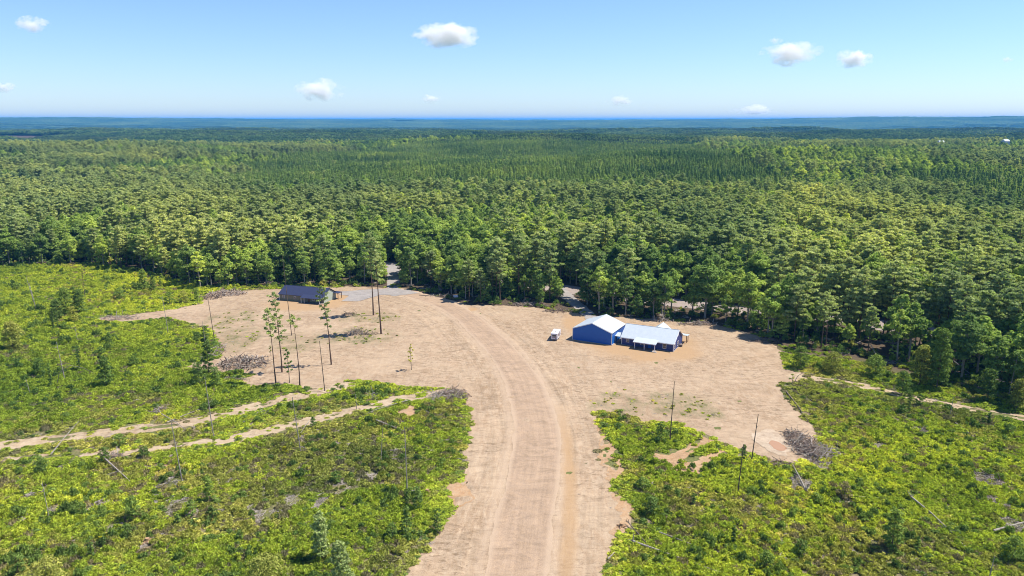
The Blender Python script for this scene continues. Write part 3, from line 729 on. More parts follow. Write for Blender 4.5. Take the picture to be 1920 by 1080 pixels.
d_ = np.hypot(x, y); ok = rng.random(len(x)) < np.interp(d_, [100, 180, 330], [1, .72, .42]); x, y = x[ok], y[ok]
ok = field_ok(x, y); x, y = x[ok], y[ok]; d_ = np.hypot(x, y)
tone = fbm(x / 16, y / 16, 70, 3) + .35 * fbm(x / 4, y / 4, 71, 2) + np.where((x < -60) & (y > 190), .34, 0) + np.where((x < 0) & (y < 190), -.05, 0)
r = rng.random(len(x)); hi = fbm(x / 7, y / 7, 72, 3)
idx = np.where(tone > .12, np.where(r < .26, 0, np.where(r < .72, np.where(r < .5, 2, 3), 5)), np.where(tone > -.18, np.where(r < .2, 0, np.where(r < .45, 2, np.where(r < .7, 4, np.where(r < .85, 5, 6)))), np.where(r < .3, 1, np.where(r < .6, 4, np.where(r < .9, 6, 8)))))
idx = np.where((hi > .42) & (r > .5), 7, idx); idx = np.where(rng.random(len(x)) < .02, 8, idx); idx = np.where(rng.random(len(x)) < .05, 7, idx); idx = np.where((rng.random(len(x)) < np.where(tone < 0, .14, .04)), 9, idx)
ns_ = np.minimum.reduce([np.hypot(x - a, (y - b) * .7) / c for a, b, c in SLASHSPOTS]); idx = np.where((ns_ < 1.15) & (rng.random(len(x)) < .8), 8, idx)
s = rng.uniform(.7, 1.35, len(x)) * np.interp(d_, [100, 330], [.95, 1.4]) * np.where(idx == 7, 1.15, 1)
td = np.minimum.reduce([line_d(P, x, y) - w for P, w in TRK] + [-poly_sd(CLEAR, x, y)]); sz = s * rng.uniform(.5, 1.25, len(x)) * (1 + .8 * np.clip(hi, 0, 1)) * np.interp(td, [0, 5], [.45, 1])
kp = ~((tone < -.1) & (rng.random(len(x)) < .22)); x, y, idx, s, sz = x[kp], y[kp], idx[kp], s[kp], sz[kp]
scatter('undergrowth', np.stack([x, y, 0 * x], 1), np.stack([0 * x, 0 * x, rng.random(len(x)) * 6.28], 1), np.stack([s, s, sz], 1), idx, C_BR, 'tangled bright green undergrowth covering the cut-over fields')
print('undergrowth', len(x))
# low shrubs crowding the foot of the forest
x, y = jgrid(-300, 300, 120, 460, 2.3, 22, 1.1)
sdd = poly_sd(FOREST, x, y) + 2 * fbm(x / 8, y / 8, 9, 2); ok = (sdd > -1.5) & (sdd < 26) & in_view(x, y, 8) & (line_d(DRIVE1, x, y) > 3.6) & (line_d(DRIVE2, x, y) > 4.2) & (line_d(HIWAY, x, y) > 7.5) & (poly_sd(CLEAR, x, y) < -.5)
x, y, sdd = x[ok], y[ok], sdd[ok]; ok = rng.random(len(x)) < np.clip(.42 + .9 * fbm(x / 9, y / 9, 73, 2), .05, 1) * np.where(x > 95, 1.3, .75); x, y = x[ok], y[ok]
s = rng.uniform(1.1, 2.6, len(x)); idx = rng.choice([7, 7, 7, 7, 1, 8], len(x))
scatter('forest_edge_shrubs', np.stack([x, y, 0 * x], 1), np.stack([0 * x, 0 * x, rng.random(len(x)) * 6.28], 1), np.stack([s, s, s * rng.uniform(.8, 1.5, len(x))], 1), idx, C_BR, 'dark leafy thicket crowding the foot of the forest edge')
# sparse weeds and clods on the dirt
x, y = jgrid(-110, 110, 95, 330, 1.3, 24, 1.2); ok = (poly_sd(CLEAR, x, y) > .5) & (road_sd(x, y) < -1); x, y = x[ok], y[ok]
wf = weedf(x, y); ok = rng.random(len(x)) < wf * .35 + .02 * (fbm(x / 14, y / 14, 99, 2) > 0); x, y, wf = x[ok], y[ok], wf[ok]; s = np.where(wf > .15, rng.uniform(.3, .8, len(x)), rng.uniform(.18, .42, len(x)))
scatter('sparse_weeds', np.stack([x, y, 0 * x + .03], 1), np.stack([0 * x, 0 * x, rng.random(len(x)) * 6.28], 1), np.stack([s, s, s * .7], 1), np.where(wf > .15, rng.choice([1, 4, 4, 6, 8, 2], len(x)), 8), C_BR, 'sparse olive weeds and twigs scattered over the tan dirt')

# ------------------------------------------------------------------ buildings
def siding(name, c, ribs=4.0, horiz=False, rough=.45):
    m, n, l, out = nt(name)
    w = n.new('ShaderNodeTexWave'); w.wave_type = 'BANDS'; w.bands_direction = 'Z' if horiz else 'X'
    w.inputs['Scale'].default_value = ribs; w.inputs['Distortion'].default_value = 0
    l.new(n.new('ShaderNodeTexCoord').outputs['Object'], w.inputs['Vector'])
    f = noise(n, l, .8, src='obj', detail=3)
    col = ramp(n, l, f, [(.3, tuple(q * .95 for q in c)), (.7, tuple(min(1, q * 1.04) for q in c))])
    finish(n, l, out, col, rough, w.outputs['Fac'], .35, .03, .4)
    return m
M['barn_blue'] = siding('blue ribbed metal siding', (.008, .10, .38), 3.2)
M['house_blue'] = siding('deep blue lap siding', (.03, .045, .16), 7, True, .6)
M['white_roof'] = siding('white ribbed metal roofing', (.43, .47, .49), 3.2, False, .4)
M['navy_roof'] = siding('navy ribbed metal roofing', (.028, .033, .07), 3.2, False, .45)
M['grey_wall'] = siding('grey green lap siding', (.17, .165, .11), 7, True, .6)
M['sunlit_wall'] = siding('painted sunlit grey green siding', (.33, .37, .30), 7, True, .6)  # lighter copy of the grey siding, sunlight on the end gable painted into its colour
M['white'] = plain('white painted trim', (.62, .60, .60), (.52, .50, .50), 3, .5)
M['glass'] = plain('dark window glass', (.03, .035, .045), (.02, .022, .03), 2, .08, spec=.8)
M['porch'] = plain('stained porch concrete', (.22, .18, .15), (.16, .13, .11), 2, .9)
M['concrete'] = plain('pale concrete', (.38, .34, .30), (.3, .27, .24), 2, .9)
M['timber'] = plain('brown timber post', (.20, .105, .05), (.13, .07, .035), 4, .8)

def frame(px, py, qx, qy):
    a = G(px, py); b = G(qx, qy); return a, math.atan2(b[1] - a[1], b[0] - a[0]), float(np.linalg.norm(b - a))
def loc_of(root_loc, rz, px, py, z=0):
    p = G(px, py, z) - root_loc; c, s_ = math.cos(rz), math.sin(rz); return p[0] * c + p[1] * s_, -p[0] * s_ + p[1] * c

def gable_walls(mb, x0, x1, y0, y1, h, hr, axis='y'):
    """gabled solid; ridge runs along the named axis"""
    if axis == 'y':
        xm = (x0 + x1) / 2
        v = [(x0, y0, 0), (x1, y0, 0), (x1, y0, h), (xm, y0, hr), (x0, y0, h), (x0, y1, 0), (x1, y1, 0), (x1, y1, h), (xm, y1, hr), (x0, y1, h)]
    else:
        ym = (y0 + y1) / 2
        v = [(x0, y1, 0), (x0, y0, 0), (x0, y0, h), (x0, ym, hr), (x0, y1, h), (x1, y1, 0), (x1, y0, 0), (x1, y0, h), (x1, ym, hr), (x1, y1, h)]
    mb.add(v, [(0, 1, 2, 3, 4), (9, 8, 7, 6, 5), (0, 4, 9, 5), (1, 6, 7, 2), (2, 7, 8, 3), (4, 3, 8, 9)]); return mb
def slab(mb, a, b, c, d, t=.12):
    """roof slab over the quad a b c d, thickness t upward"""
    Q = [np.array(q, float) for q in (a, b, c, d)]; up = np.array([0, 0, t]); mb.add(Q + [q + up for q in Q], [(3, 2, 1, 0), (4, 5, 6, 7), (0, 1, 5, 4), (1, 2, 6, 5), (2, 3, 7, 6), (3, 0, 4, 7)]); return mb
def roof_y(mb, x0, x1, y0, y1, h, hr, ox=.25, oy=.3, t=.12):
    xm = (x0 + x1) / 2; k = (hr - h) / (xm - x0); e = h - ox * k; z = .02
    slab(mb, (x0 - ox, y0 - oy, e + z), (xm, y0 - oy, hr + z), (xm, y1 + oy, hr + z), (x0 - ox, y1 + oy, e + z), t)
    slab(mb, (xm + .002, y0 - oy, hr + z), (x1 + ox, y0 - oy, e + z), (x1 + ox, y1 + oy, e + z), (xm + .002, y1 + oy, hr + z), t)
    mb.tube([(xm, y0 - oy, hr + z + t), (xm, y1 + oy, hr + z + t)], [.09, .09], 6)
def roof_x(mb, x0, x1, y0, y1, h, hr, ox=.3, oy=.4, t=.12, front=None):
    ym = (y0 + y1) / 2; k = (hr - h) / (ym - y0); e = h - oy * k; z = .02
    slab(mb, (x0 - ox, y0 - oy, e + z), (x1 + ox, y0 - oy, e + z), (x1 + ox, ym, hr + z), (x0 - ox, ym, hr + z), t)
    slab(mb, (x0 - ox, ym + .002, hr + z), (x1 + ox, ym + .002, hr + z), (x1 + ox, y1 + oy, e + z), (x0 - ox, y1 + oy, e + z), t)
    mb.tube([(x0 - ox, ym, hr + z + t), (x1 + ox, ym, hr + z + t)], [.09, .09], 6)
def window(parent, xc, y, z0, w, h, axis='y', sgn=-1, mullion=True):
    """window on a wall facing -y (axis y) or +x (axis x)"""
    f = MB(); t = .12; d0, d1 = (y - .06, y + .02)
    def B(mb, a0, a1, c0, c1, e0, e1):
        if axis == 'y': mb.box(a0, a1, e0, e1, c0, c1)
        else: mb.box(-e1, -e0, a0, a1, c0, c1)
    if axis == 'x': d0, d1 = (-y - .06, -y + .02)
    B(f, xc - w / 2 - t, xc + w / 2 + t, z0 - t, z0, d0, d1); B(f, xc - w / 2 - t, xc + w / 2 + t, z0 + h, z0 + h + t, d0, d1)
    B(f, xc - w / 2 - t, xc - w / 2, z0 + .001, z0 + h - .001, d0, d1); B(f, xc + w / 2, xc + w / 2 + t, z0 + .001, z0 + h - .001, d0, d1)
    if mullion: B(f, xc - w / 2 + .001, xc + w / 2 - .001, z0 + h / 2 - .03, z0 + h / 2 + .03, d0 + .015, d1)
    wo = f.build('window', M['white'], parent)
    g = MB(); B(g, xc - w / 2 + .001, xc + w / 2 - .001, z0 + .002, z0 + h - .002, d0 + .04, d1 + .003); g.build('pane', M['glass'], wo)
    return wo

# blue barn
A, rz, W = frame(1073.8, 637, 1146.5, 647.6)
barn = thing('metal_barn', 'large blue metal barn with white gabled roof beside the white trailer', 'barn', tuple(A), rz)
L, h, hr = 13.0, 4.05, 6.55
BARN = (A.copy(), rz, W, L)
gable_walls(MB(), 0, W, 0, L, h, hr).build('wall', M['barn_blue'], barn)
mb = MB(); roof_y(mb, 0, W, 0, L, h, hr, .2, .12); mb.build('roof', M['white_roof'], barn)
for x_, y_ in ((0, 0), (W, 0), (0, L), (W, L)):
    MB().box(x_ - .09, x_ + .09, y_ - .09, y_ + .09, 0, h - .12).build('corner_trim', M['white'], barn)
for x0_, x1_ in ((0, W / 2), (W, W / 2)):
    mb = MB(); mb.tube([(x0_, -.14, h - .05), (x1_, -.14, hr - .02)], [.07, .07], 4); mb.build('rake_trim', M['white'], barn)
MB().box(-.12, W + .28, -.12, L + .12, -.3, .14).build('foundation', M['concrete'], barn)
mb = MB(); mb.box(-.05, .02, 4.2, 8.2, .15, 3.4); mb.build('overhead_door', M['white'], barn)

# blue house
A, rz, W = frame(1165.6, 646, 1262.2, 659.6)
hs = thing('blue_house', 'long blue house with white metal roof and small front porch', 'house', tuple(A), rz)
D, h, hr = 10.6, 2.75, 5.75
gable_walls(MB(), 0, W, 0, D, h, hr, 'x').build('wall', M['house_blue'], hs)
mb = MB(); roof_x(mb, 0, W, 0, D, h, hr, .35, .45); rf = mb.build('roof', M['white_roof'], hs)
mb = MB(); xr = 10.2; gw = 4.2
gable_walls(mb, xr - gw, xr + gw, D - .01, D + 1.2, h, hr, 'y'); mb.build('rear_wing', M['house_blue'], hs)
mb = MB(); k_ = (hr - h) / gw; ym = D / 2
for s1 in (-1, 1):
    slab(mb, (xr + s1 * (gw + .3), D + .35, h - .3 * k_ + .03), (xr, ym + .3, hr + .03), (xr, D + 1.9, hr + .03), (xr + s1 * (gw + .3), D + 1.9, h - .3 * k_ + .03), .12)
mb.build('rear_wing_roof', M['white_roof'], hs)
for x_, y_ in ((0, 0), (W, 0), (W, D), (0, D)): MB().box(x_ - .1, x_ + .1, y_ - .1, y_ + .1, 0, h - .1).build('corner_trim', M['white'], hs)
mb = MB(); mb.box(-.38, W + .38, -.56, -.48, h - .36, h - .2); mb.build('fascia', M['white'], hs)
mb = MB()
for s1 in (0, 1):
    yy = (-.45, D / 2) if s1 == 0 else (D + .45, D / 2)
    mb.tube([(W + .36, yy[0], h - .2), (W + .36, yy[1], hr)], [.08, .08], 4)
mb.build('rake_trim', M['white'], hs)
MB().box(-.1, W + .1, -.1, D + .1, -.3, .12).build('foundation', M['concrete'], hs)
# front porch
px0, px1, pd = 5.0, 12.0, 2.6
mb = MB(); slab(mb, (px0 - .3, -pd - .3, 2.35), (px1 + .3, -pd - .3, 2.35), (px1 + .3, .3, 3.05), (px0 - .3, .3, 3.05), .1); mb.build('porch_roof', M['white_roof'], hs)
MB().box(px0 - .3, px1 + .3, -pd - .36, -pd - .31, 2.2, 2.42).build('porch_fascia', M['white'], hs)
for x_ in (px0 + .2, (px0 + px1) / 2 - .1, px1 - .2): MB().box(x_ - .1, x_ + .1, -pd, -pd + .2, .12, 2.4).build('porch_post', M['white'], hs)
MB().box(px0, px1, -pd - .1, -.11, -.2, .13).build('porch_floor', M['porch'], hs)
MB().box(px1 - 1.0, px1 + .7, -pd - 1.1, -pd - .2, -.1, .16).build('step', M['concrete'], hs)
window(hs, 2.0, 0, 1.2, .85, .85); window(hs, 6.9, 0, .95, .9, 1.2); window(hs, 14.3, 0, .75, .95, 1.45)
MB().box(8.9, 9.85, -.05, .03, .14, 2.15).build('door', M['barn_blue'], hs)
window(hs, 5.3, W, .7, 1.0, 1.4, 'x'); window(hs, 1.7, W, .7, .8, 1.4, 'x')
v_ = MB(); v_.box(W + .01, W + .06, D / 2 - .35, D / 2 + .35, 4.0, 4.6); v_.build('gable_vent', M['white'], hs)
# breezeway porch towards the barn
mb = MB(); slab(mb, (-3.25, .6, 2.35), (-.12, .6, 2.35), (-.12, 3.4, 2.95), (-3.25, 3.4, 2.95), .1); mb.build('side_porch_roof', M['white_roof'], hs)
MB().box(-2.75, -2.55, .8, 1.0, .1, 2.35).build('porch_post', M['white'], hs)
MB().box(-3.2, -.12, .5, 5.5, -.2, .13).build('porch_floor', M['porch'], hs)
# porch off the right rear corner
mb = MB(); slab(mb, (W - 3.5, D + .2, 2.75), (W + 1.7, D + .2, 2.6), (W + 1.7, D + 3.0, 2.35), (W - 3.5, D + 3.0, 2.5), .1); mb.build('rear_porch_roof', M['white_roof'], hs)
MB().box(W + 1.2, W + 1.4, D + .6, D + .8, 0, 2.6).build('porch_post', M['timber'], hs)
MB().box(W + 1.2, W + 1.4, D + 2.6, D + 2.8, 0, 2.35).build('porch_post', M['timber'], hs)
mb = MB(); mb.box(W + .25, W + 1.15, 6.2, 7.1, 0, .75); mb.box(W + .2, W + 1.2, 6.15, 7.15, .75, .82); o = mb.build('air_unit', M['porch'], hs)

# navy roofed house
A, rz, W = frame(524.5, 562.5, 606.5, 569.2)
nh = thing('grey_house', 'long grey green house with navy metal roof left of the gravel pad', 'house', tuple(A), rz)
D, h, hr = 9.6, 2.7, 5.2
gable_walls(MB(), 0, W, .02, D, h, hr, 'x').build('wall', M['grey_wall'], nh)
mb = MB(); roof_x(mb, 0, W, 0, D, h, hr, .4, .45); mb.build('roof', M['navy_roof'], nh)
MB().box(W + .002, W + .03, .02, D, 0.1, h - .05).build('end_wall', M['sunlit_wall'], nh)  # thin panel over the end wall carrying the painted sunlit tone
mb = MB(); mb.add([(W + .031, .3, h - .05), (W + .031, D - .3, h - .05), (W + .031, D / 2, hr - .25)], [(0, 1, 2)]); mb.build('gable_wall', M['sunlit_wall'], nh)
p0 = 11.2
mb = MB(); slab(mb, (p0, -2.4, 2.2), (W + .4, -2.4, 2.2), (W + .4, .35, 3.02), (p0, .35, 3.02), .1); mb.build('porch_roof', M['navy_roof'], nh)
for x_ in (p0 + .3, p0 + 1.7, W - .5): MB().box(x_ - .09, x_ + .09, -2.2, -2.02, .12, 2.25).build('porch_post', M['white'], nh)
MB().box(p0, W + .1, -2.3, -.02, -.2, .13).build('porch_floor', M['porch'], nh)
MB().box(W + .15, W + 1.6, -1.2, .2, -.1, .15).build('step', M['concrete'], nh)
window(nh, 2.0, .02, 1.1, .75, .95); window(nh, 7.3, .02, 1.05, .8, .85); window(nh, 15.8, .02, 1.0, .9, 1.1)
MB().box(13.2, 14.1, -.04, .03, .14, 2.1).build('door', M['timber'], nh)
for x_, y_ in ((0, 0), (W, D)): MB().box(x_ - .09, x_ + .09, y_ - .09, y_ + .09, 0, h - .1).build('corner_trim', M['white'], nh)
mb = MB(); slab(mb, (W - .5, D - 2.2, 2.75), (W + 2.5, D - 2.2, 2.6), (W + 2.5, D + 1.2, 2.6), (W - .5, D + 1.2, 2.75), .12); mb.build('side_porch_roof', M['navy_roof'], nh)
for y_ in (D - 2.0, D + .8): MB().box(W + 2.1, W + 2.3, y_, y_ + .2, 0, 2.6).build('porch_post', M['timber'], nh)

# trailer
A = G(1032.6, 639.0); B_ = G(1045.0, 640.3)
tr = thing('camper_trailer', 'small boxy white camper trailer parked left of the blue barn', 'trailer', tuple(A), R(-14))
M['tr_white'] = plain('white trailer panels', (.62, .60, .61), (.55, .52, .53), 2, .4)
M['tr_stripe'] = plain('maroon trailer graphic', (.16, .06, .07), (.12, .045, .05), 3, .4)
M['tr_grey'] = plain('grey trailer trim', (.16, .15, .16), (.12, .11, .12), 3, .5)
M['rubber'] = plain('black rubber', (.02, .02, .02), None, 3, .8)
tw_, tl = 2.25, 6.2
mb = MB(); v = []
prof = [(0, .55), (0, 2.45), (.12, 2.62), (tl - .5, 2.62), (tl, 2.3), (tl, 1.0), (tl - .35, .55)]
v = [(x_, y_, z_) for x_ in (0, tw_) for (y_, z_) in prof]; k = len(prof)
mb.add(v, [tuple(range(k)), tuple(range(2 * k - 1, k - 1, -1))] + [(i, i + k, (i + 1) % k + k, (i + 1) % k) for i in range(k)])
mb.build('body', M['tr_white'], tr)
mb = MB()
for a, b, c, d in ((0, .06, .55, 2.5), (tw_ - .06, tw_, .55, 2.5), (.061, tw_ - .061, 2.44, 2.5), (.061, tw_ - .061, .55, .61)): mb.box(a, b, -.03, .0, c, d)
mb.build('rear_trim', M['tr_grey'], tr)
MB().box(.5, 1.75, -.025, -.002, 1.55, 2.12).build('rear_window', M['glass'], tr)
mb = MB(); mb.box(.45, 1.8, -.022, -.002, 1.2, 1.38); mb.box(1.5, 1.85, -.022, -.002, .75, .95); mb.build('rear_stripe', M['tr_stripe'], tr)
MB().box(.85, 1.35, 2.5, 3.0, 2.62, 2.74).build('roof_vent', M['tr_grey'], tr)
mb = MB()
mb.add([(tw_ + .012, .5, 1.3), (tw_ + .012, 2.6, 1.3), (tw_ + .012, 3.3, 1.75), (tw_ + .012, 1.0, 1.55)], [(0, 1, 2, 3)])
mb.add([(tw_ + .012, 3.0, 1.1), (tw_ + .012, 5.4, 1.1), (tw_ + .012, 5.7, 1.5), (tw_ + .012, 3.6, 1.35)], [(0, 1, 2, 3)])
mb.build('side_stripe', M['tr_stripe'], tr)
MB().box(tw_, tw_ + .025, 3.6, 4.3, .8, 2.3).build('door', M['tr_grey'], tr)
MB().box(tw_ + .001, tw_ + .02, 1.3, 2.3, 1.7, 2.2).build('side_window', M['glass'], tr)
for x_ in (.12, tw_ - .12):
    for y_ in (2.5, 3.3):
        mb = MB(); mb.tube([(x_ - .11, y_, .34), (x_ + .11, y_, .34)], [.34, .34], 14); wh = mb.build('wheel', M['rubber'], tr)
        mb = MB(); s1 = 1 if x_ > 1 else -1; mb.tube([(x_ + s1 * .111, y_, .34), (x_ + s1 * .13, y_, .34)], [.17, .17], 10); mb.build('rim', M['tr_white'], wh)
mb = MB(); mb.tube([(.5, tl - .2, .5), (tw_ / 2, tl + 1.1, .5)], [.05, .05], 4); mb.tube([(tw_ - .5, tl - .2, .5), (tw_ / 2, tl + 1.1, .5)], [.05, .05], 4); mb.tube([(tw_ / 2, tl + .9, .5), (tw_ / 2, tl + .9, 0)], [.04, .04], 5); mb.build('hitch', M['tr_grey'], tr)

# white tank
A = G(854.5, 559.5)
tk = thing('storage_tank', 'small white cylindrical tank lying at the forest edge', 'tank', tuple(A), R(8))
mb = MB(); mb.tube([(-1.0, 0, .85), (-.88, 0, .85), (.88, 0, .85), (1.0, 0, .85)], [.35, .6, .6, .35], 16); mb.build('drum', M['tr_white'], tk)
mb = MB(); mb.box(-.7, -.55, -.45, .45, 0, .42); mb.box(.55, .7, -.45, .45, 0, .42); mb.build('cradle', M['tr_grey'], tk)
mb = MB(); mb.tube([(0, 0, 1.4), (0, 0, 1.58)], [.16, .16], 10); mb.build('cap', M['tr_grey'], tk)

# far white buildings in the distance at the right
for (px, py, w_, lb) in ((1764, 266.5, 10, 'tiny white far-off building among trees, left one of the distant pair'), (1885, 268, 10, 'tiny white far-off building, right one of the distant pair near the photo edge')):
    A = G(px, py, 30); b = thing('distant_building', lb, 'building', (A[0], A[1], float(terrain(A[0], A[1]))), R(10), 'white buildings far off in the forest')
    gable_walls(MB(), -w_ / 2, w_ / 2, -5, 5, 25, 28, 'x').build('wall', M['white'], b)
    mb = MB(); roof_x(mb, -w_ / 2, w_ / 2, -5, 5, 25, 28); mb.build('roof', M['white_roof'], b)

# ------------------------------------------------------------------ standing snags
def snag_mesh(h, r0, lean, stubs=3, mm='char_wood', seed=0, crook=0.):
    mb = MB(); pts = []
    for k in range(6):
        t = k / 5; pts.append(np.array([lean[0] * t + crook * math.sin(t * 3.1), lean[1] * t, h * t - (.3 if k == 0 else 0)]))
    mb.tube(pts, [r0 * (1 - .5 * k / 5) for k in range(6)], 7)
    mb.tube([pts[0], pts[0] + np.array([0, 0, .8])], [r0 * 1.8, r0], 7)
    for k in range(stubs):
        t = .45 + .5 * rng.random(); a = rng.random() * 6.28; L_ = .3 + .8 * rng.random(); s_ = along(pts, t)
        mb.tube([s_, s_ + np.array([math.cos(a) * L_, math.sin(a) * L_, .2])], [.05, .02], 4)
    return mb
def standing(px, py, tx_, ty_):
    """ground point and the top's height and sideways lean"""
    b = G(px, py); dep = proj(*b)[2]; h_ = (py - ty_) * dep / FOC / math.cos(PITCH); return b, h_, (tx_ - px) * dep / FOC
SN = [  # top x, top y, base x, base y, material, label
    (397, 562, 402, 636, 'char_wood', 'bare grey snag at the left edge of the clearing'),
    (312, 556, 316, 628, 'dead_wood', 'pale thin snag just below the windrow path'),
    (383, 602, 385, 645, 'dead_wood', 'short thin snag left of the bare clearing edge snag'),
    (58, 520, 66, 574, 'dead_wood', 'left one of two thin pale snags in the upper left field'),
    (62, 530, 68, 582, 'dead_wood', 'right one of two thin pale snags in the upper left field'),
    (143, 610, 146, 640, 'dead_wood', 'stub of a pale snag among saplings left of the clearing'),
    (115, 640, 122, 713, 'dead_wood', 'thin pale snag behind the bent arching sapling'),
    (53, 710, 57, 741, 'dead_wood', 'short pale snag near the left photo edge'),
    (333, 784, 342, 904, 'dead_wood', 'tall bare grey pole snag below the left rutted track'),
    (394, 705, 401, 820, 'dead_wood', 'slender pole snag standing on the left rutted track'),
    (556, 740, 564, 848, 'dead_wood', 'slender bare snag right of centre in the lower left field'),
    (763, 795, 764, 932, 'dead_wood', 'tall bare snag with dark vines at its foot in lower left field'),
    (668, 738, 669, 768, 'dead_wood', 'very short snag beside the second rutted track'),
    (605, 637, 609, 733, 'char_wood', 'bare dark pole at the track mouth below the pines'),
    (1259, 712, 1256, 828, 'char_wood', 'tall dark pole at the top of the right field'),
    (1415, 773, 1409, 864, 'char_wood', 'dark leaning pole left of the muddy puddle'),
    (1387, 828, 1383, 928, 'char_wood', 'dark pole standing in brush below the puddle'),
    (1858, 1040, 1854, 1086, 'dead_wood', 'broken stump snag at the bottom right corner'),
    (1784, 744, 1781, 780, 'bark_pale', 'pale broken stump beside the right rutted track'),
    (1898, 655, 1890, 745, 'bark_pale', 'pale bare trunk at the right forest edge'),
    (540, 482, 547, 629, 'char_wood', 'very tall thin bare trunk rising in front of the navy roofed house'),
    (720, 800, 714, 865, 'bark_pale', 'leaning white dead trunk left of the vine footed snag'),
    (90, 898, 93, 975, 'dead_wood', 'thin green stemmed pole in the lower left corner field'),
    (1303, 640, 1303, 610, 'x', ''),
]
for a, b, c, d, mm, lb in SN:
    if mm == 'x': continue
    p, h_, ln = standing(c, d, a, b); rz_ = 0
    o = snag_mesh(h_, .13 if h_ > 9 else .09, (ln, rng.normal(0, .15)), 4 if h_ > 8 else 1).build('dead_tree', M[mm]); o.location = p
    tag(o, lb, 'snag', 'bare snags standing in the cut-over land')

# ------------------------------------------------------------------ pines and young trees left standing
def plant(name, spec, label, px, py, cat='tree', group=None, sc_=1., rz_=None, z=0):
    p = G(px, py); t = thing(name, label, cat, (p[0], p[1], z), rng.random() * 6.28 if rz_ is None else rz_, group, (sc_,) * 3)
    a, b = meshes(spec, 'trunk', 'crown'); link('trunk', a, t); link('crown', b, t); return t
def lone_pine(topx, topy, bx, by, label, base, R_, dens=1., n=None, thin=True, leaf=.26):
    p, h_, ln = standing(bx, by, topx, topy)
    spec = pine(h_, R_, base, dens, leaf, (ln, 0), thin)
    t = thing('pine_tree', label, 'tree', tuple(p), 0, 'pines left standing in the clearing')
    a, b = meshes(spec, 'trunk', 'crown'); link('trunk', a, t); link('crown', b, t)
lone_pine(510, 582, 517, 718, 'leftmost lone pine with a short tufty crown', .66, 2.6, 1.0)
lone_pine(525, 552, 529, 698, 'lone pine with sparse branches far down its trunk, second from left', .42, 2.7, .9)
lone_pine(557, 594, 562, 724, 'lone pine with a small flat crown in the middle of the group', .86, 2.2, 1.1)
lone_pine(612, 540, 621, 684, 'biggest lone pine of the group with drooping bare lower branches', .5, 2.6, .8)
lone_pine(697, 440, 700, 591, 'tall lone pine with long bare trunk, left of the right pair', .56, 3.6, 1.4, thin=False)
lone_pine(708, 452, 715, 626, 'tall lone pine with long bare trunk, right of the right pair', .55, 3.4, 1.4, thin=False)

def sapling(h, w, lm, kind):
    tb, cb_ = MB(), MB(); pts, rad = limb_tree(tb, h * .95, .03 + h * .008, top=.3, bends=4, sides=5)
    n_ = int(6 + h * 2.2) if kind != 'sparse' else int(3 + h)
    for k in range(n_):
        t = (.12 + .88 * (k + rng.random()) / n_) if kind != 'sparse' else (.3 + .7 * (k + rng.random()) / n_)
        if kind == 'cone': rr_ = w * (1.05 - t)
        elif kind == 'column': rr_ = w * .45
        else: rr_ = w * math.sin(min(1, t * .8 + .2) * math.pi) ** .5 * .7
        a = k * 2.4; c = along(pts, min(t, 1)) + np.array([math.cos(a), math.sin(a), 0]) * rr_ * rng.uniform(.5, 1)
        tb.tube([along(pts, max(0, t - .12)), c], [.03, .01], 3)
        br = max(.28, w * .34) * rng.uniform(.8, 1.2)
        if kind == 'sparse': br *= .7
        blob_leaves(cb_, c, br, int(26 * (br / .5) ** 1.6) + 8, .17 if h < 7 else .22, .8, .7)
    return tb, cb_, [M['bark']], [M[lm]]
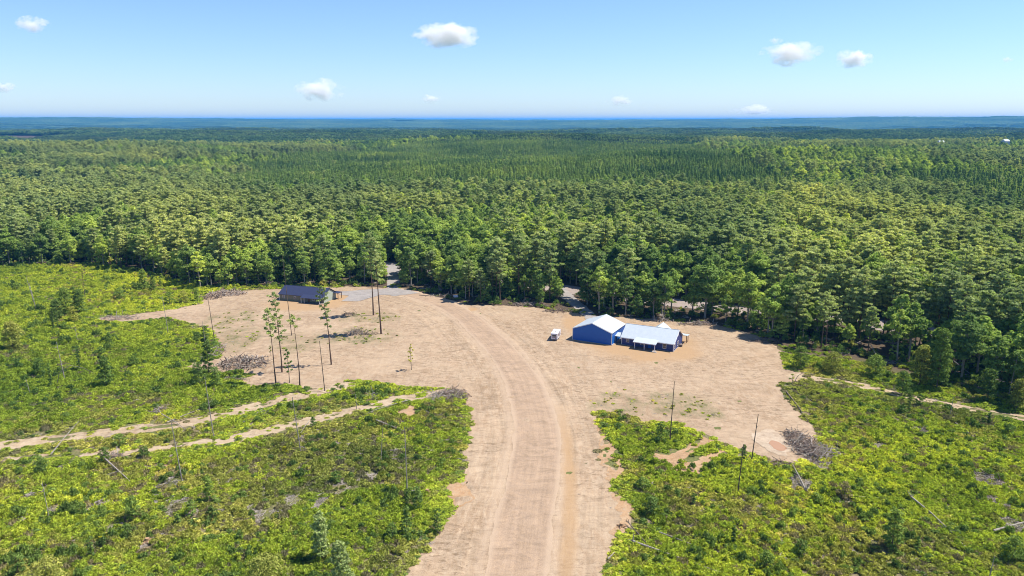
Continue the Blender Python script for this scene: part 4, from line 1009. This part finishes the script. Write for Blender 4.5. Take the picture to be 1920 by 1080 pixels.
SAP = [  # x, base y, height px, half width px, kind, leaves, label
    (32, 545, 15, 9, 'round', 'leaf_dark', 'small dark bush near the left photo edge, high in the field'),
    (108, 600, 38, 14, 'round', 'leaf_dark', 'left sapling of the upper left cluster'),
    (125, 592, 52, 15, 'round', 'leaf_dark', 'tall sapling in the middle of the upper left cluster'),
    (150, 588, 46, 14, 'round', 'leaf_dark', 'right sapling of the upper left cluster'),
    (138, 605, 30, 13, 'round', 'leaf_olive', 'low olive sapling in front of the upper left cluster'),
    (160, 560, 60, 5, 'sparse', 'leaf_olive', 'thin wispy sapling above the upper left cluster'),
    (225, 562, 22, 12, 'round', 'leaf_dark', 'round bush in the upper left field'),
    (270, 545, 40, 10, 'round', 'leaf_dark', 'dark upright sapling near the forest behind the upper field'),
    (288, 547, 30, 8, 'cone', 'leaf_dark', 'dark pointed sapling near the forest behind the upper field'),
    (302, 540, 18, 5, 'cone', 'leaf_dark', 'small pointed sapling right of the dark pair'),
    (318, 572, 24, 11, 'round', 'leaf_dark', 'left bush above the windrow path'), (345, 570, 24, 12, 'round', 'leaf_olive', 'middle bush above the windrow path'),
    (370, 566, 26, 8, 'column', 'leaf_dark', 'upright dark bush at the end of the windrow path'),
    (100, 614, 38, 5, 'column', 'leaf_dark', 'left dark columnar sapling below the upper cluster'), (109, 616, 34, 6, 'column', 'leaf_dark', 'right dark columnar sapling below the upper cluster'),
    (122, 620, 16, 8, 'round', 'leaf_dark', 'low dark bush beside the dark columnar pair'), (112, 648, 26, 4, 'column', 'leaf_dark', 'narrow dark sapling under the columnar pair'),
    (207, 657, 34, 9, 'cone', 'leaf_dark', 'dark conical young pine in the left field'), (150, 698, 50, 6, 'column', 'leaf_dark', 'vine wrapped dark column in the left field'),
    (97, 726, 46, 6, 'column', 'leaf_dark', 'dark narrow sapling left of the bent arching sapling'), (75, 705, 32, 16, 'round', 'leaf_dark', 'spreading dark sapling in the left field'),
    (200, 724, 56, 17, 'round', 'leaf_dark', 'large round dark sapling in the left field'), (190, 672, 22, 12, 'round', 'leaf_dark', 'small round bush above the large dark sapling'),
    (252, 687, 18, 14, 'round', 'leaf_dark', 'low wide dark bush in the middle of the left field'), (25, 655, 52, 22, 'round', 'leaf_olive', 'broad olive thicket at the left photo edge'),
    (386, 642, 32, 9, 'round', 'leaf_dark', 'dark bush at the clearing edge above the root pile'), (392, 700, 60, 14, 'round', 'leaf_dark', 'tall dark bush directly left of the root pile'),
    (374, 722, 44, 17, 'round', 'leaf_dark', 'wide dark bush below the root pile, left one'), (406, 726, 38, 14, 'round', 'leaf_dark', 'wide dark bush below the root pile, right one'),
    (80, 890, 30, 17, 'round', 'leaf_dark', 'dark bush at the foot of the leaning log'), (197, 868, 30, 13, 'round', 'leaf_dark', 'dark bush at the root end of the fallen log'),
    (225, 836, 22, 15, 'round', 'leaf_dark', 'round grey green bush below the left track'), (45, 928, 28, 8, 'column', 'leaf_dark', 'dark upright bush in the lower left field edge'),
    (151, 966, 25, 15, 'round', 'leaf_dark', 'round dark bush in the lower left field'), (250, 975, 46, 20, 'round', 'leaf_dark', 'biggest dark bush of the lower left field'),
    (359, 968, 32, 13, 'round', 'leaf_dark', 'dark bush right of the biggest lower left bush'), (394, 942, 46, 15, 'round', 'leaf_dark', 'dark sapling right of the tall bare grey pole'),
    (398, 973, 24, 14, 'round', 'leaf_dark', 'low dark bush under the dark sapling'), (172, 1050, 44, 10, 'column', 'leaf_dark', 'upright dark sapling near the bottom left'),
    (35, 1076, 38, 18, 'round', 'leaf_dark', 'dark bush in the bottom left corner'), (271, 857, 18, 14, 'round', 'leaf_dark', 'small dark bush left of the tall bare grey pole'),
    (334, 984, 20, 8, 'round', 'leaf_dark', 'tiny dark bush in the lower left field'), (450, 1013, 20, 9, 'round', 'leaf_dark', 'small dark bush above the silvery pair'),
    (604, 1050, 95, 22, 'round', 'leaf_silver', 'tall silvery green sapling, upper one of the bottom pair'), (640, 1100, 90, 26, 'round', 'leaf_silver', 'silvery green sapling cut by the bottom of the photo'),
    (500, 1100, 60, 45, 'round', 'leaf_olive', 'wide pale olive bush at the bottom of the photo'), (90, 1100, 50, 40, 'round', 'leaf_olive', 'wide pale olive bush in the bottom left'),
    (630, 906, 22, 14, 'round', 'leaf_dark', 'dark bush beside the grey slash patch'), (768, 938, 24, 13, 'round', 'leaf_dark', 'dark bush wrapped round the vine footed snag'),
    (763, 952, 36, 6, 'column', 'leaf_dark', 'dark vines below the vine footed snag'), (782, 956, 46, 14, 'round', 'leaf_dark', 'dark sapling right of the vine footed snag'),
    (762, 1002, 54, 15, 'cone', 'leaf_dark', 'dark conical sapling left of the road edge'), (736, 1010, 30, 14, 'round', 'leaf_dark', 'low dark bush beside the conical sapling'),
    (588, 801, 20, 9, 'cone', 'leaf_dark', 'small young pine beside the second track'), (820, 1000, 40, 12, 'round', 'leaf_dark', 'dark bush at the left edge of the road'),
    (533, 850, 14, 7, 'round', 'leaf_yellow', 'yellow flowering bush in the middle of the lower left field'), (189, 1015, 9, 4, 'round', 'leaf_yellow', 'tiny yellow flowering bush near the bottom left'),
    (1239, 830, 38, 15, 'round', 'leaf_dark', 'dark bush at the foot of the tall dark pole'), (1394, 866, 34, 8, 'round', 'leaf_dark', 'dark bush between the two dark poles'),
    (1205, 918, 24, 17, 'round', 'leaf_dark', 'dark bush right of the raw soil bank'), (1300, 948, 24, 7, 'column', 'leaf_dark', 'narrow dark bush in the right field'),
    (1219, 966, 34, 18, 'round', 'leaf_dark', 'dark shaded sapling beside the road edge'), (1530, 945, 20, 15, 'round', 'leaf_dark', 'dark bush under the root stump'),
    (1582, 936, 32, 17, 'round', 'leaf_tan', 'dry tan leafed bush in the right field'), (1484, 970, 18, 9, 'round', 'leaf_dark', 'small dark bush below the root stump'),
    (1704, 775, 46, 7, 'column', 'leaf_dark', 'dark columnar sapling beside the right track'), (1722, 764, 26, 9, 'round', 'leaf_dark', 'dark bush right of the columnar sapling'),
    (1692, 776, 18, 12, 'round', 'leaf_dark', 'low dark bush left of the columnar sapling'), (1853, 796, 24, 3, 'column', 'leaf_dark', 'thin dark vine post near the right photo edge'),
    (1844, 797, 13, 9, 'round', 'leaf_dark', 'low bush beside the thin dark vine post'), (1618, 833, 13, 9, 'round', 'leaf_dark', 'small dark bush right of the brush pile'),
    (1672, 1030, 78, 24, 'round', 'leaf_dark', 'tall leafy sapling in the lower right field'), (1718, 1042, 40, 9, 'cone', 'leaf_dark', 'small dark pointed sapling in the lower right field'),
    (1436, 1066, 34, 20, 'round', 'leaf_dark', 'green sapling near the bottom of the right field'), (1889, 816, 22, 12, 'round', 'leaf_dark', 'dark bush at the right photo edge'),
    (1867, 888, 16, 14, 'round', 'leaf_olive', 'olive bush in the right field'), (1900, 1050, 45, 26, 'round', 'leaf_dark', 'blue green bush at the bottom right corner'),
    (1375, 1020, 36, 6, 'column', 'leaf_dark', 'slim dark sapling in the middle of the right field'), (1500, 1040, 30, 16, 'round', 'leaf_dark', 'dark bush low in the right field'),
    (543, 718, 66, 11, 'sparse', 'leaf_dark', 'small leafy tree between the lone pines'), (771, 694, 50, 9, 'sparse', 'leaf_olive', 'sparse little sapling alone on the bare dirt'),
    (508, 668, 20, 4, 'sparse', 'leaf_olive', 'tiny sapling on dirt left of the lone pines'), (1485, 720, 20, 8, 'sparse', 'leaf_olive', 'arched sapling at the start of the right track'),
    (1756, 730, 112, 24, 'round', 'leaf_dark', 'tall leaning leafy tree by the right track'), (1725, 722, 75, 24, 'round', 'leaf_olive', 'pale green tree left of the tall leaning leafy tree'),
    (1500, 690, 40, 20, 'round', 'leaf_dark', 'leafy bush at the right corner of the clearing'), (1560, 700, 38, 22, 'round', 'leaf_olive', 'olive bush above the start of the right track'),
    (1640, 706, 40, 22, 'round', 'leaf_dark', 'dark bush above the middle of the right track'), (1690, 740, 44, 18, 'round', 'leaf_dark', 'dark shrub left of the pale green tree'),
    (1850, 752, 60, 22, 'round', 'leaf_dark', 'bushy tree right of the tall leaning leafy tree'), (1905, 770, 60, 20, 'round', 'leaf_olive', 'bushy olive tree at the right photo edge'),
]
for px, py, hp, wp, kind, lm, lb in SAP:
    dep = proj(*G(px, py))[2]; h_ = hp * dep / FOC * 1.06; w_ = wp * dep / FOC
    plant('sapling' if h_ > 3 else 'bush', sapling(h_, w_, lm, kind), lb, px, py, 'sapling' if h_ > 3 else 'bush', 'saplings and bushes in the fields')

# arched bent sapling
def curve_thing(name, pix, r0, mm, label, cat, z=.15, group=None, zs=None, roots=0, twigs=0, sides=6, sink=0):
    P = [G(a, b) for a, b in pix]; zs = zs or [z] * len(P); o0 = P[0]
    pts = [np.array([p[0] - o0[0], p[1] - o0[1], q]) for p, q in zip(P, zs)]
    mb = MB(); n_ = len(pts)
    if n_ == 2:
        m1 = (pts[0] + pts[1]) / 2 + np.array([rng.normal(0, .12), rng.normal(0, .12), .05]); pts = [pts[0], m1, pts[1]]; n_ = 3
    mb.tube(pts, [r0 * (1 - .55 * k / (n_ - 1)) for k in range(n_)], sides)
    for k in range(roots):
        a = rng.random() * 6.28; L_ = rng.uniform(.5, 1.3); d = np.array([math.cos(a) * L_ * .6, math.sin(a) * L_ * .6, abs(rng.normal(0, .7))])
        mb.tube([pts[0], pts[0] + d * .6, pts[0] + d + rng.normal(0, .2, 3)], [r0 * .7, r0 * .4, .02], 4)
    for k in range(twigs):
        t = rng.uniform(.5, 1); s_ = along(pts, t); a = rng.random() * 6.28; L_ = rng.uniform(.4, 1.4)
        mb.tube([s_, s_ + np.array([math.cos(a) * L_, math.sin(a) * L_, rng.uniform(0, .6)])], [.04, .012], 3)
    o = mb.build(name, M[mm]); o.location = (o0[0], o0[1], 0); tag(o, label, cat, group); return o
def arch(pb, top, end, label, hgt=4.5):
    a, b = G(*pb), G(*end); pts = [a, a + (b - a) * .12 + [0, 0, hgt * .6], a + (b - a) * .4 + [0, 0, hgt], a + (b - a) * .75 + [0, 0, hgt * .98], b + [0, 0, hgt * .8]]
    mb = MB(); mb.tube([p - a for p in pts], [.09, .08, .06, .045, .02], 5); o = mb.build('bent_sapling', M['bark_pale']); o.location = a; tag(o, label, 'sapling')
arch((106, 722), None, (182, 735), 'bare sapling bent into an arch in the left field', 6.5)
arch((1490, 716), None, (1530, 722), 'thin dark sapling bent into an arch at the right track start', 3.2)

LG = 'fallen trunks lying in the brush'
LOGS = [  # root end, tip, radius, material, z at ends, roots, twigs, label
    ((95, 855), (153, 830), .14, 'dead_wood', (.3, 5.2), 0, 0, 'long pale log leaning up over the left rutted track'),
    ((195, 866), (252, 912), .19, 'dead_wood', (1.1, .3), 6, 1, 'grey fallen log with a root end in the lower left field'),
    ((300, 779), (347, 806), .13, 'dead_wood', (.7, .3), 5, 2, 'short fallen log crossing above the tall grey pole'), ((313, 794), (373, 771), .12, 'dead_wood', (.3, .5), 0, 1, 'pale fallen log lying along the left track'),
    ((222, 887), (197, 894), .11, 'bark_pale', (.4, .3), 0, 0, 'short pale log beside the grey root ended log'), ((706, 799), (757, 813), .13, 'dead_wood', (1.6, .7), 0, 0, 'upper crossbar log by the leaning white trunk'),
    ((862, 779), (778, 783), .13, 'dead_wood', (.4, .4), 0, 1, 'dark log lying across the top of the lower left field'), ((764, 754), (702, 771), .12, 'dead_wood', (.5, .3), 0, 2, 'pale log beside the small brush heap'),
    ((715, 864), (799, 861), .10, 'dead_wood', (.4, .3), 0, 0, 'thin log lying at the foot of the leaning white trunk'), ((785, 923), (694, 923), .12, 'dead_wood', (.4, .3), 5, 0, 'long grey log with a stump end near the road'),
    ((846, 859), (878, 866), .10, 'dead_wood', (.4, .2), 0, 0, 'thin log poking out onto the road shoulder'), ((845, 826), (595, 834), .07, 'dead_wood', (.2, .2), 0, 0, 'very thin pole lying in the upper part of the lower left field'),
    ((580, 790), (565, 830), .10, 'bark_pale', (.2, 2.4), 0, 0, 'leaning pale pole beside the slender bare snag'), ((285, 932), (308, 930), .09, 'bark_pale', (.4, .4), 0, 0, 'short pale stick in the lower left field'),
    ((1474, 737), (1515, 792), .22, 'bark', (.4, .3), 0, 2, 'long dark log lying on the right clearing edge'), ((1511, 924), (1486, 882), .22, 'bark_pale', (.5, 1.2), 8, 3, 'white root stump and trunk below the puddle'),
    ((1689, 781), (1769, 823), .10, 'dead_wood', (.4, .3), 0, 1, 'thin log in the upper middle of the right field'), ((1791, 796), (1862, 850), .11, 'bark_pale', (.5, .3), 0, 1, 'long pale log high in the right field'),
    ((1684, 870), (1731, 888), .12, 'bark', (.5, .4), 0, 1, 'dark short log in the middle of the right field'), ((1707, 939), (1784, 1002), .17, 'dead_wood', (.9, .4), 3, 5, 'long white log low in the right field'),
    ((1800, 1020), (1818, 1040), .12, 'dead_wood', (.4, .3), 0, 0, 'dark tip of a log below the long white log'), ((1862, 1003), (1935, 984), .19, 'bark_pale', (.9, 1.1), 0, 3, 'thick pale log at the right photo edge'),
    ((1838, 859), (1889, 863), .09, 'bark_pale', (.4, .3), 0, 0, 'short pale stick in the right field'), ((1186, 1020), (1350, 1076), .17, 'dead_wood', (.6, .3), 3, 0, 'long grey log near the bottom beside the road'),
    ((1235, 1002), (1318, 1031), .11, 'bark_pale', (.5, .3), 0, 1, 'thin pale log above the long grey log'), ((1178, 985), (1258, 1078), .11, 'bark', (.6, .2), 5, 0, 'brown stem lying downhill beside the road'),
    ((1610, 934), (1665, 938), .08, 'bark_pale', (.4, .4), 0, 0, 'pale stick beside the dry tan bush'), ((1560, 845), (1540, 880), .06, 'bark_pale', (1.2, .4), 0, 4, 'bleached branches trailing from the brush pile'),
    ((1140, 1050), (1152, 1040), .14, 'bark_pale', (.3, .5), 3, 0, 'broken pale stump on the road edge'), ((1630, 665), (1655, 690), .11, 'bark_pale', (3.5, .5), 0, 0, 'pale trunk leaning in the thicket above the right track'),
    ((1905, 700), (1935, 712), .11, 'bark_pale', (3.0, .6), 0, 3, 'bent pale trunk at the right forest edge'), ((1780, 690), (1830, 712), .14, 'bark_pale', (3.0, .5), 0, 6, 'fallen pale tree top against the right forest'),
    ((1690, 575), (1700, 632), .0, 'x', (0, 0), 0, 0, ''), ((926, 566), (944, 545), .16, 'bark_pale', (.3, 3.5), 0, 3, 'broken pale trunk standing askew at the rear clearing edge'),
    ((260, 525), (280, 520), .1, 'x', (0, 0), 0, 0, ''), ((205, 1010), (260, 1000), .07, 'bark_pale', (.3, .3), 0, 0, 'thin pale stick low in the left field'),
    ((860, 564), (892, 566), .2, 'bark', (.25, .25), 0, 0, 'dark log lying right of the white tank'), ((786, 554), (812, 556), .16, 'bark', (.2, .2), 0, 0, 'short log beside the road behind the clearing'),
]
for a, b, r0, mm, zz, ro, twg, lb in LOGS:
    if mm == 'x': continue
    curve_thing('fallen_log', [a, b], r0, mm, lb, 'log', group=LG, zs=list(zz), roots=ro, twigs=twg)

# brush piles: heaps of broken branches and roots
def pile(px, py, wx, wy, hgt, n_, mats, label, thick=.09):
    c = G(px, py); e = G(px + wx, py); rx = abs(e[0] - c[0]); e2 = G(px, py - wy); ry = abs(e2[1] - c[1])
    mb = MB()
    for k in range(n_):
        a = rng.random() * 6.28; r_ = math.sqrt(rng.random()); x_, y_ = math.cos(a) * rx * r_, math.sin(a) * ry * r_
        zt = hgt * (1 - r_ ** 2) * rng.uniform(.15, 1) + .08; L_ = rng.uniform(.5, 2.2) if rng.random() < .8 else rng.uniform(2.5, 5.0); d = rng.normal(0, 1, 3); d[2] *= .5; zt *= .55 + .9 * float(vnoise(x_ / 1.3, y_ / 1.3, 5)); x_ += rng.normal(0, .12) * rx; y_ += rng.normal(0, .1) * ry; d = d / np.linalg.norm(d) * L_ / 2
        p = np.array([x_, y_, zt]); bend = rng.normal(0, .22, 3); t_ = thick * rng.uniform(.4, 1.5)
        mb.tube([p - d, p + bend, p + d], [t_, t_ * .8, t_ * .35], 4, int(rng.integers(0, len(mats))))
    o = mb.build('brush_pile', [M[q] for q in mats]); o.location = (c[0], c[1], 0); tag(o, label, 'brush pile', 'brush piles around the clearing')
M['root_wood'] = plain('mauve grey root wood', (.33, .24, .18), (.16, .11, .08), 3, .95)
pile(455, 683, 46, 12, 1.9, 430, ['root_wood', 'dead_wood', 'bark_pale', 'bark', 'root_wood'], 'big heap of twisted grey roots beside the lone pines', .12)
pile(405, 660, 16, 14, 1.2, 120, ['root_wood', 'dead_wood'], 'scraggly brush at the upper left end of the root heap', .08)
pile(848, 742, 30, 11, 1.3, 330, ['dead_wood', 'root_wood', 'bark'], 'tangled brown brush heap where the left track meets the dirt', .08)
pile(815, 745, 16, 8, .8, 90, ['dead_wood', 'bark_pale'], 'low scatter of sticks left of the brown brush heap', .07)
pile(1508, 838, 28, 29, 1.5, 540, ['root_wood', 'root_wood', 'dead_wood', 'bark_pale', 'bark'], 'large mauve brush pile right of the muddy puddle', .09)
pile(1538, 850, 36, 13, 1.3, 170, ['bark_pale', 'dead_wood'], 'bleached branches spilling right from the mauve brush pile', .08)
pile(1450, 872, 35, 6, .7, 150, ['root_wood', 'bark'], 'dark low sticks along the bank under the puddle', .07)
pile(425, 551, 34, 5, 1.5, 260, ['root_wood', 'dead_wood'], 'long windrow of grey brush at the far left clearing edge', .13)
pile(395, 558, 22, 4, 1.2, 120, ['root_wood', 'bark'], 'darker end of the far left windrow', .11)
pile(225, 597, 36, 4, .9, 150, ['dead_wood', 'root_wood', 'bark_pale'], 'pale debris strip along the path into the left field', .09)
pile(654, 590, 12, 3, .8, 70, ['bark', 'root_wood'], 'small dark twig heap below the navy roofed house', .07)
pile(668, 624, 17, 4, 1.0, 110, ['root_wood', 'bark', 'dead_wood'], 'small grey twig heap left of the tall lone pine pair', .08)
pile(690, 626, 20, 2.5, .4, 60, ['bark'], 'thin litter of twigs at the foot of the right tall pine', .06)
pile(300, 772, 14, 6, 1.2, 80, ['root_wood', 'dead_wood', 'bark'], 'grey root ball above the left rutted track', .09)
pile(210, 857, 22, 5, .9, 110, ['dead_wood', 'root_wood'], 'grey slash heap at the log root end', .07)
pile(1240, 601, 20, 3, 1.2, 120, ['dead_wood', 'bark_pale', 'bark'], 'debris heap behind the blue house roof', .12)
pile(1310, 608, 36, 3, 1.0, 170, ['bark', 'root_wood', 'dead_wood'], 'dark debris strip behind and right of the blue house', .1)
pile(1435, 640, 25, 4, .8, 120, ['bark', 'root_wood'], 'dark litter at the right rear clearing corner', .08)
pile(985, 572, 40, 3, 1.1, 180, ['bark', 'dead_wood', 'root_wood'], 'brown debris along the rear clearing edge', .1)
pile(1050, 584, 30, 3, .9, 120, ['root_wood', 'bark'], 'reddish debris left of the shaded driveway', .09)
pile(830, 556, 25, 2.5, .8, 90, ['bark', 'dead_wood'], 'brown debris left of the white tank', .08)
pile(490, 777, 12, 5, .5, 50, ['dead_wood', 'bark_pale'], 'pale twigs on the left rutted track', .06)
pile(440, 712, 26, 5, .5, 70, ['dead_wood', 'bark'], 'thin branches under the root heap', .06)
pile(700, 743, 14, 8, 1.0, 70, ['dead_wood', 'bark_pale'], 'bleached stump roots between the left tracks', .07)
pile(1865, 905, 26, 14, .35, 160, ['dead_wood', 'bark_pale', 'root_wood'], 'flat patch of grey slash in the right field', .06)
for px, py, lb in ((276, 1016, 'orange cut stump in the lower left field'), (801, 924, 'pale upturned stump beside the road'), (847, 862, 'orange clod stump at the road edge'), (1165, 988, 'brown stump root beside the road')):
    p = G(px, py); mb = MB(); mb.tube([(0, 0, -.1), (0, 0, .3), (.05, 0, .75)], [.6, .4, .33], 9)
    for k in range(6):
        a = k * 1.05 + rng.random() * .4; mb.tube([(0, 0, .3), (math.cos(a) * .8, math.sin(a) * .8, .12), (math.cos(a) * 1.2, math.sin(a) * 1.2, -.05)], [.18, .12, .04], 5)
    M.setdefault('stump', plain('orange brown stump wood', (.38, .24, .13), (.25, .15, .08), 4, .95)); o = mb.build('tree_stump', M['stump']); o.location = p; tag(o, lb, 'stump')

# ------------------------------------------------------------------ small fair weather clouds
m, n, l, out = nt('soft white cloud')
tc = n.new('ShaderNodeTexCoord'); ln_ = n.new('ShaderNodeVectorMath'); ln_.operation = 'LENGTH'; l.new(tc.outputs['Object'], ln_.inputs[0])
oi = n.new('ShaderNodeObjectInfo')
off = n.new('ShaderNodeVectorMath'); off.operation = 'MULTIPLY_ADD'; l.new(tc.outputs['Object'], off.inputs[0]); off.inputs[1].default_value = (1.9, 1.9, 1.2)
cmb = n.new('ShaderNodeCombineXYZ'); mr = math_(n, l, 'MULTIPLY', oi.outputs['Random'], 50.); [l.new(mr, cmb.inputs[k]) for k in range(3)]; l.new(cmb.outputs[0], off.inputs[2])
tx2 = n.new('ShaderNodeTexNoise'); tx2.inputs['Scale'].default_value = 1.; tx2.inputs['Detail'].default_value = 5; tx2.inputs['Roughness'].default_value = .6; l.new(off.outputs[0], tx2.inputs['Vector'])
d1 = math_(n, l, 'SUBTRACT', math_(n, l, 'MULTIPLY_ADD', tx2.outputs['Fac'], 2.6, -.62), ln_.outputs['Value'])
d2 = math_(n, l, 'MAXIMUM', math_(n, l, 'MULTIPLY', d1, 1.6), 0.); d2 = math_(n, l, 'MINIMUM', d2, 1.)
sxyz = n.new('ShaderNodeSeparateXYZ'); l.new(oi.outputs['Color'], sxyz.inputs[0])
dens = math_(n, l, 'MULTIPLY', d2, sxyz.outputs[0])
v = n.new('ShaderNodeVolumePrincipled'); v.inputs['Color'].default_value = (1, .985, .98, 1); v.inputs['Anisotropy'].default_value = 0.; l.new(dens, v.inputs['Density'])
l.new(v.outputs[0], out.inputs['Volume'])
m.cycles.volume_step_rate = 1.0 if hasattr(m.cycles, 'volume_step_rate') else 1
M['cloud'] = m
CL = [(63, 46, 52, 24, .6, 'faint small cloud at the upper left corner'), (838, 66, 120, 46, 1., 'long white cloud high in the middle of the sky'), (602, 168, 88, 40, .9, 'bright little cloud low and left of centre'), (808, 185, 42, 16, .4, 'faint wisp under the middle cloud'),
      (1484, 100, 104, 42, 1., 'largest rounded white cloud at the upper right'), (1600, 110, 60, 32, .9, 'smaller rounded cloud right of the largest one'), (1160, 189, 52, 20, .4, 'faint low wisp right of centre'), (1414, 206, 90, 18, .4, 'long faint wisp near the horizon'),
      (10, 164, 34, 16, .5, 'small cloud touching the left photo edge'), (1455, 76, 24, 14, .3, 'tiny faint puff above the largest cloud'), (1888, 112, 18, 10, .25, 'tiny faint puff at the right photo edge')]
ico = None
for px, py, w_, h_, dn, lb in CL:
    a = (px - 960) / FOC; b = -(py - 540) / FOC
    d = np.array([a, math.cos(PITCH) + b * math.sin(PITCH), -math.sin(PITCH) + b * math.cos(PITCH)])
    el = d[2] / np.linalg.norm(d); dist = min(1150 / el, 21000); p = np.array([0, 0, CAM_H]) + d / np.linalg.norm(d) * dist
    if ico is None:
        import bmesh
        bm = bmesh.new(); bmesh.ops.create_icosphere(bm, subdivisions=2, radius=1.0); ico = bpy.data.meshes.new('cloud'); bm.to_mesh(ico); bm.free(); ico.materials.append(M['cloud'])
    o = link('cloud', ico); o.location = p; s_ = dist / FOC / 2 * 1.15; o.scale = (w_ * s_, w_ * s_ * .8, h_ * s_)
    q = dn * 2.8 / (h_ * s_) ; o.color = (q, q, q, 1); tag(o, lb, 'cloud', 'small clouds in the summer sky')
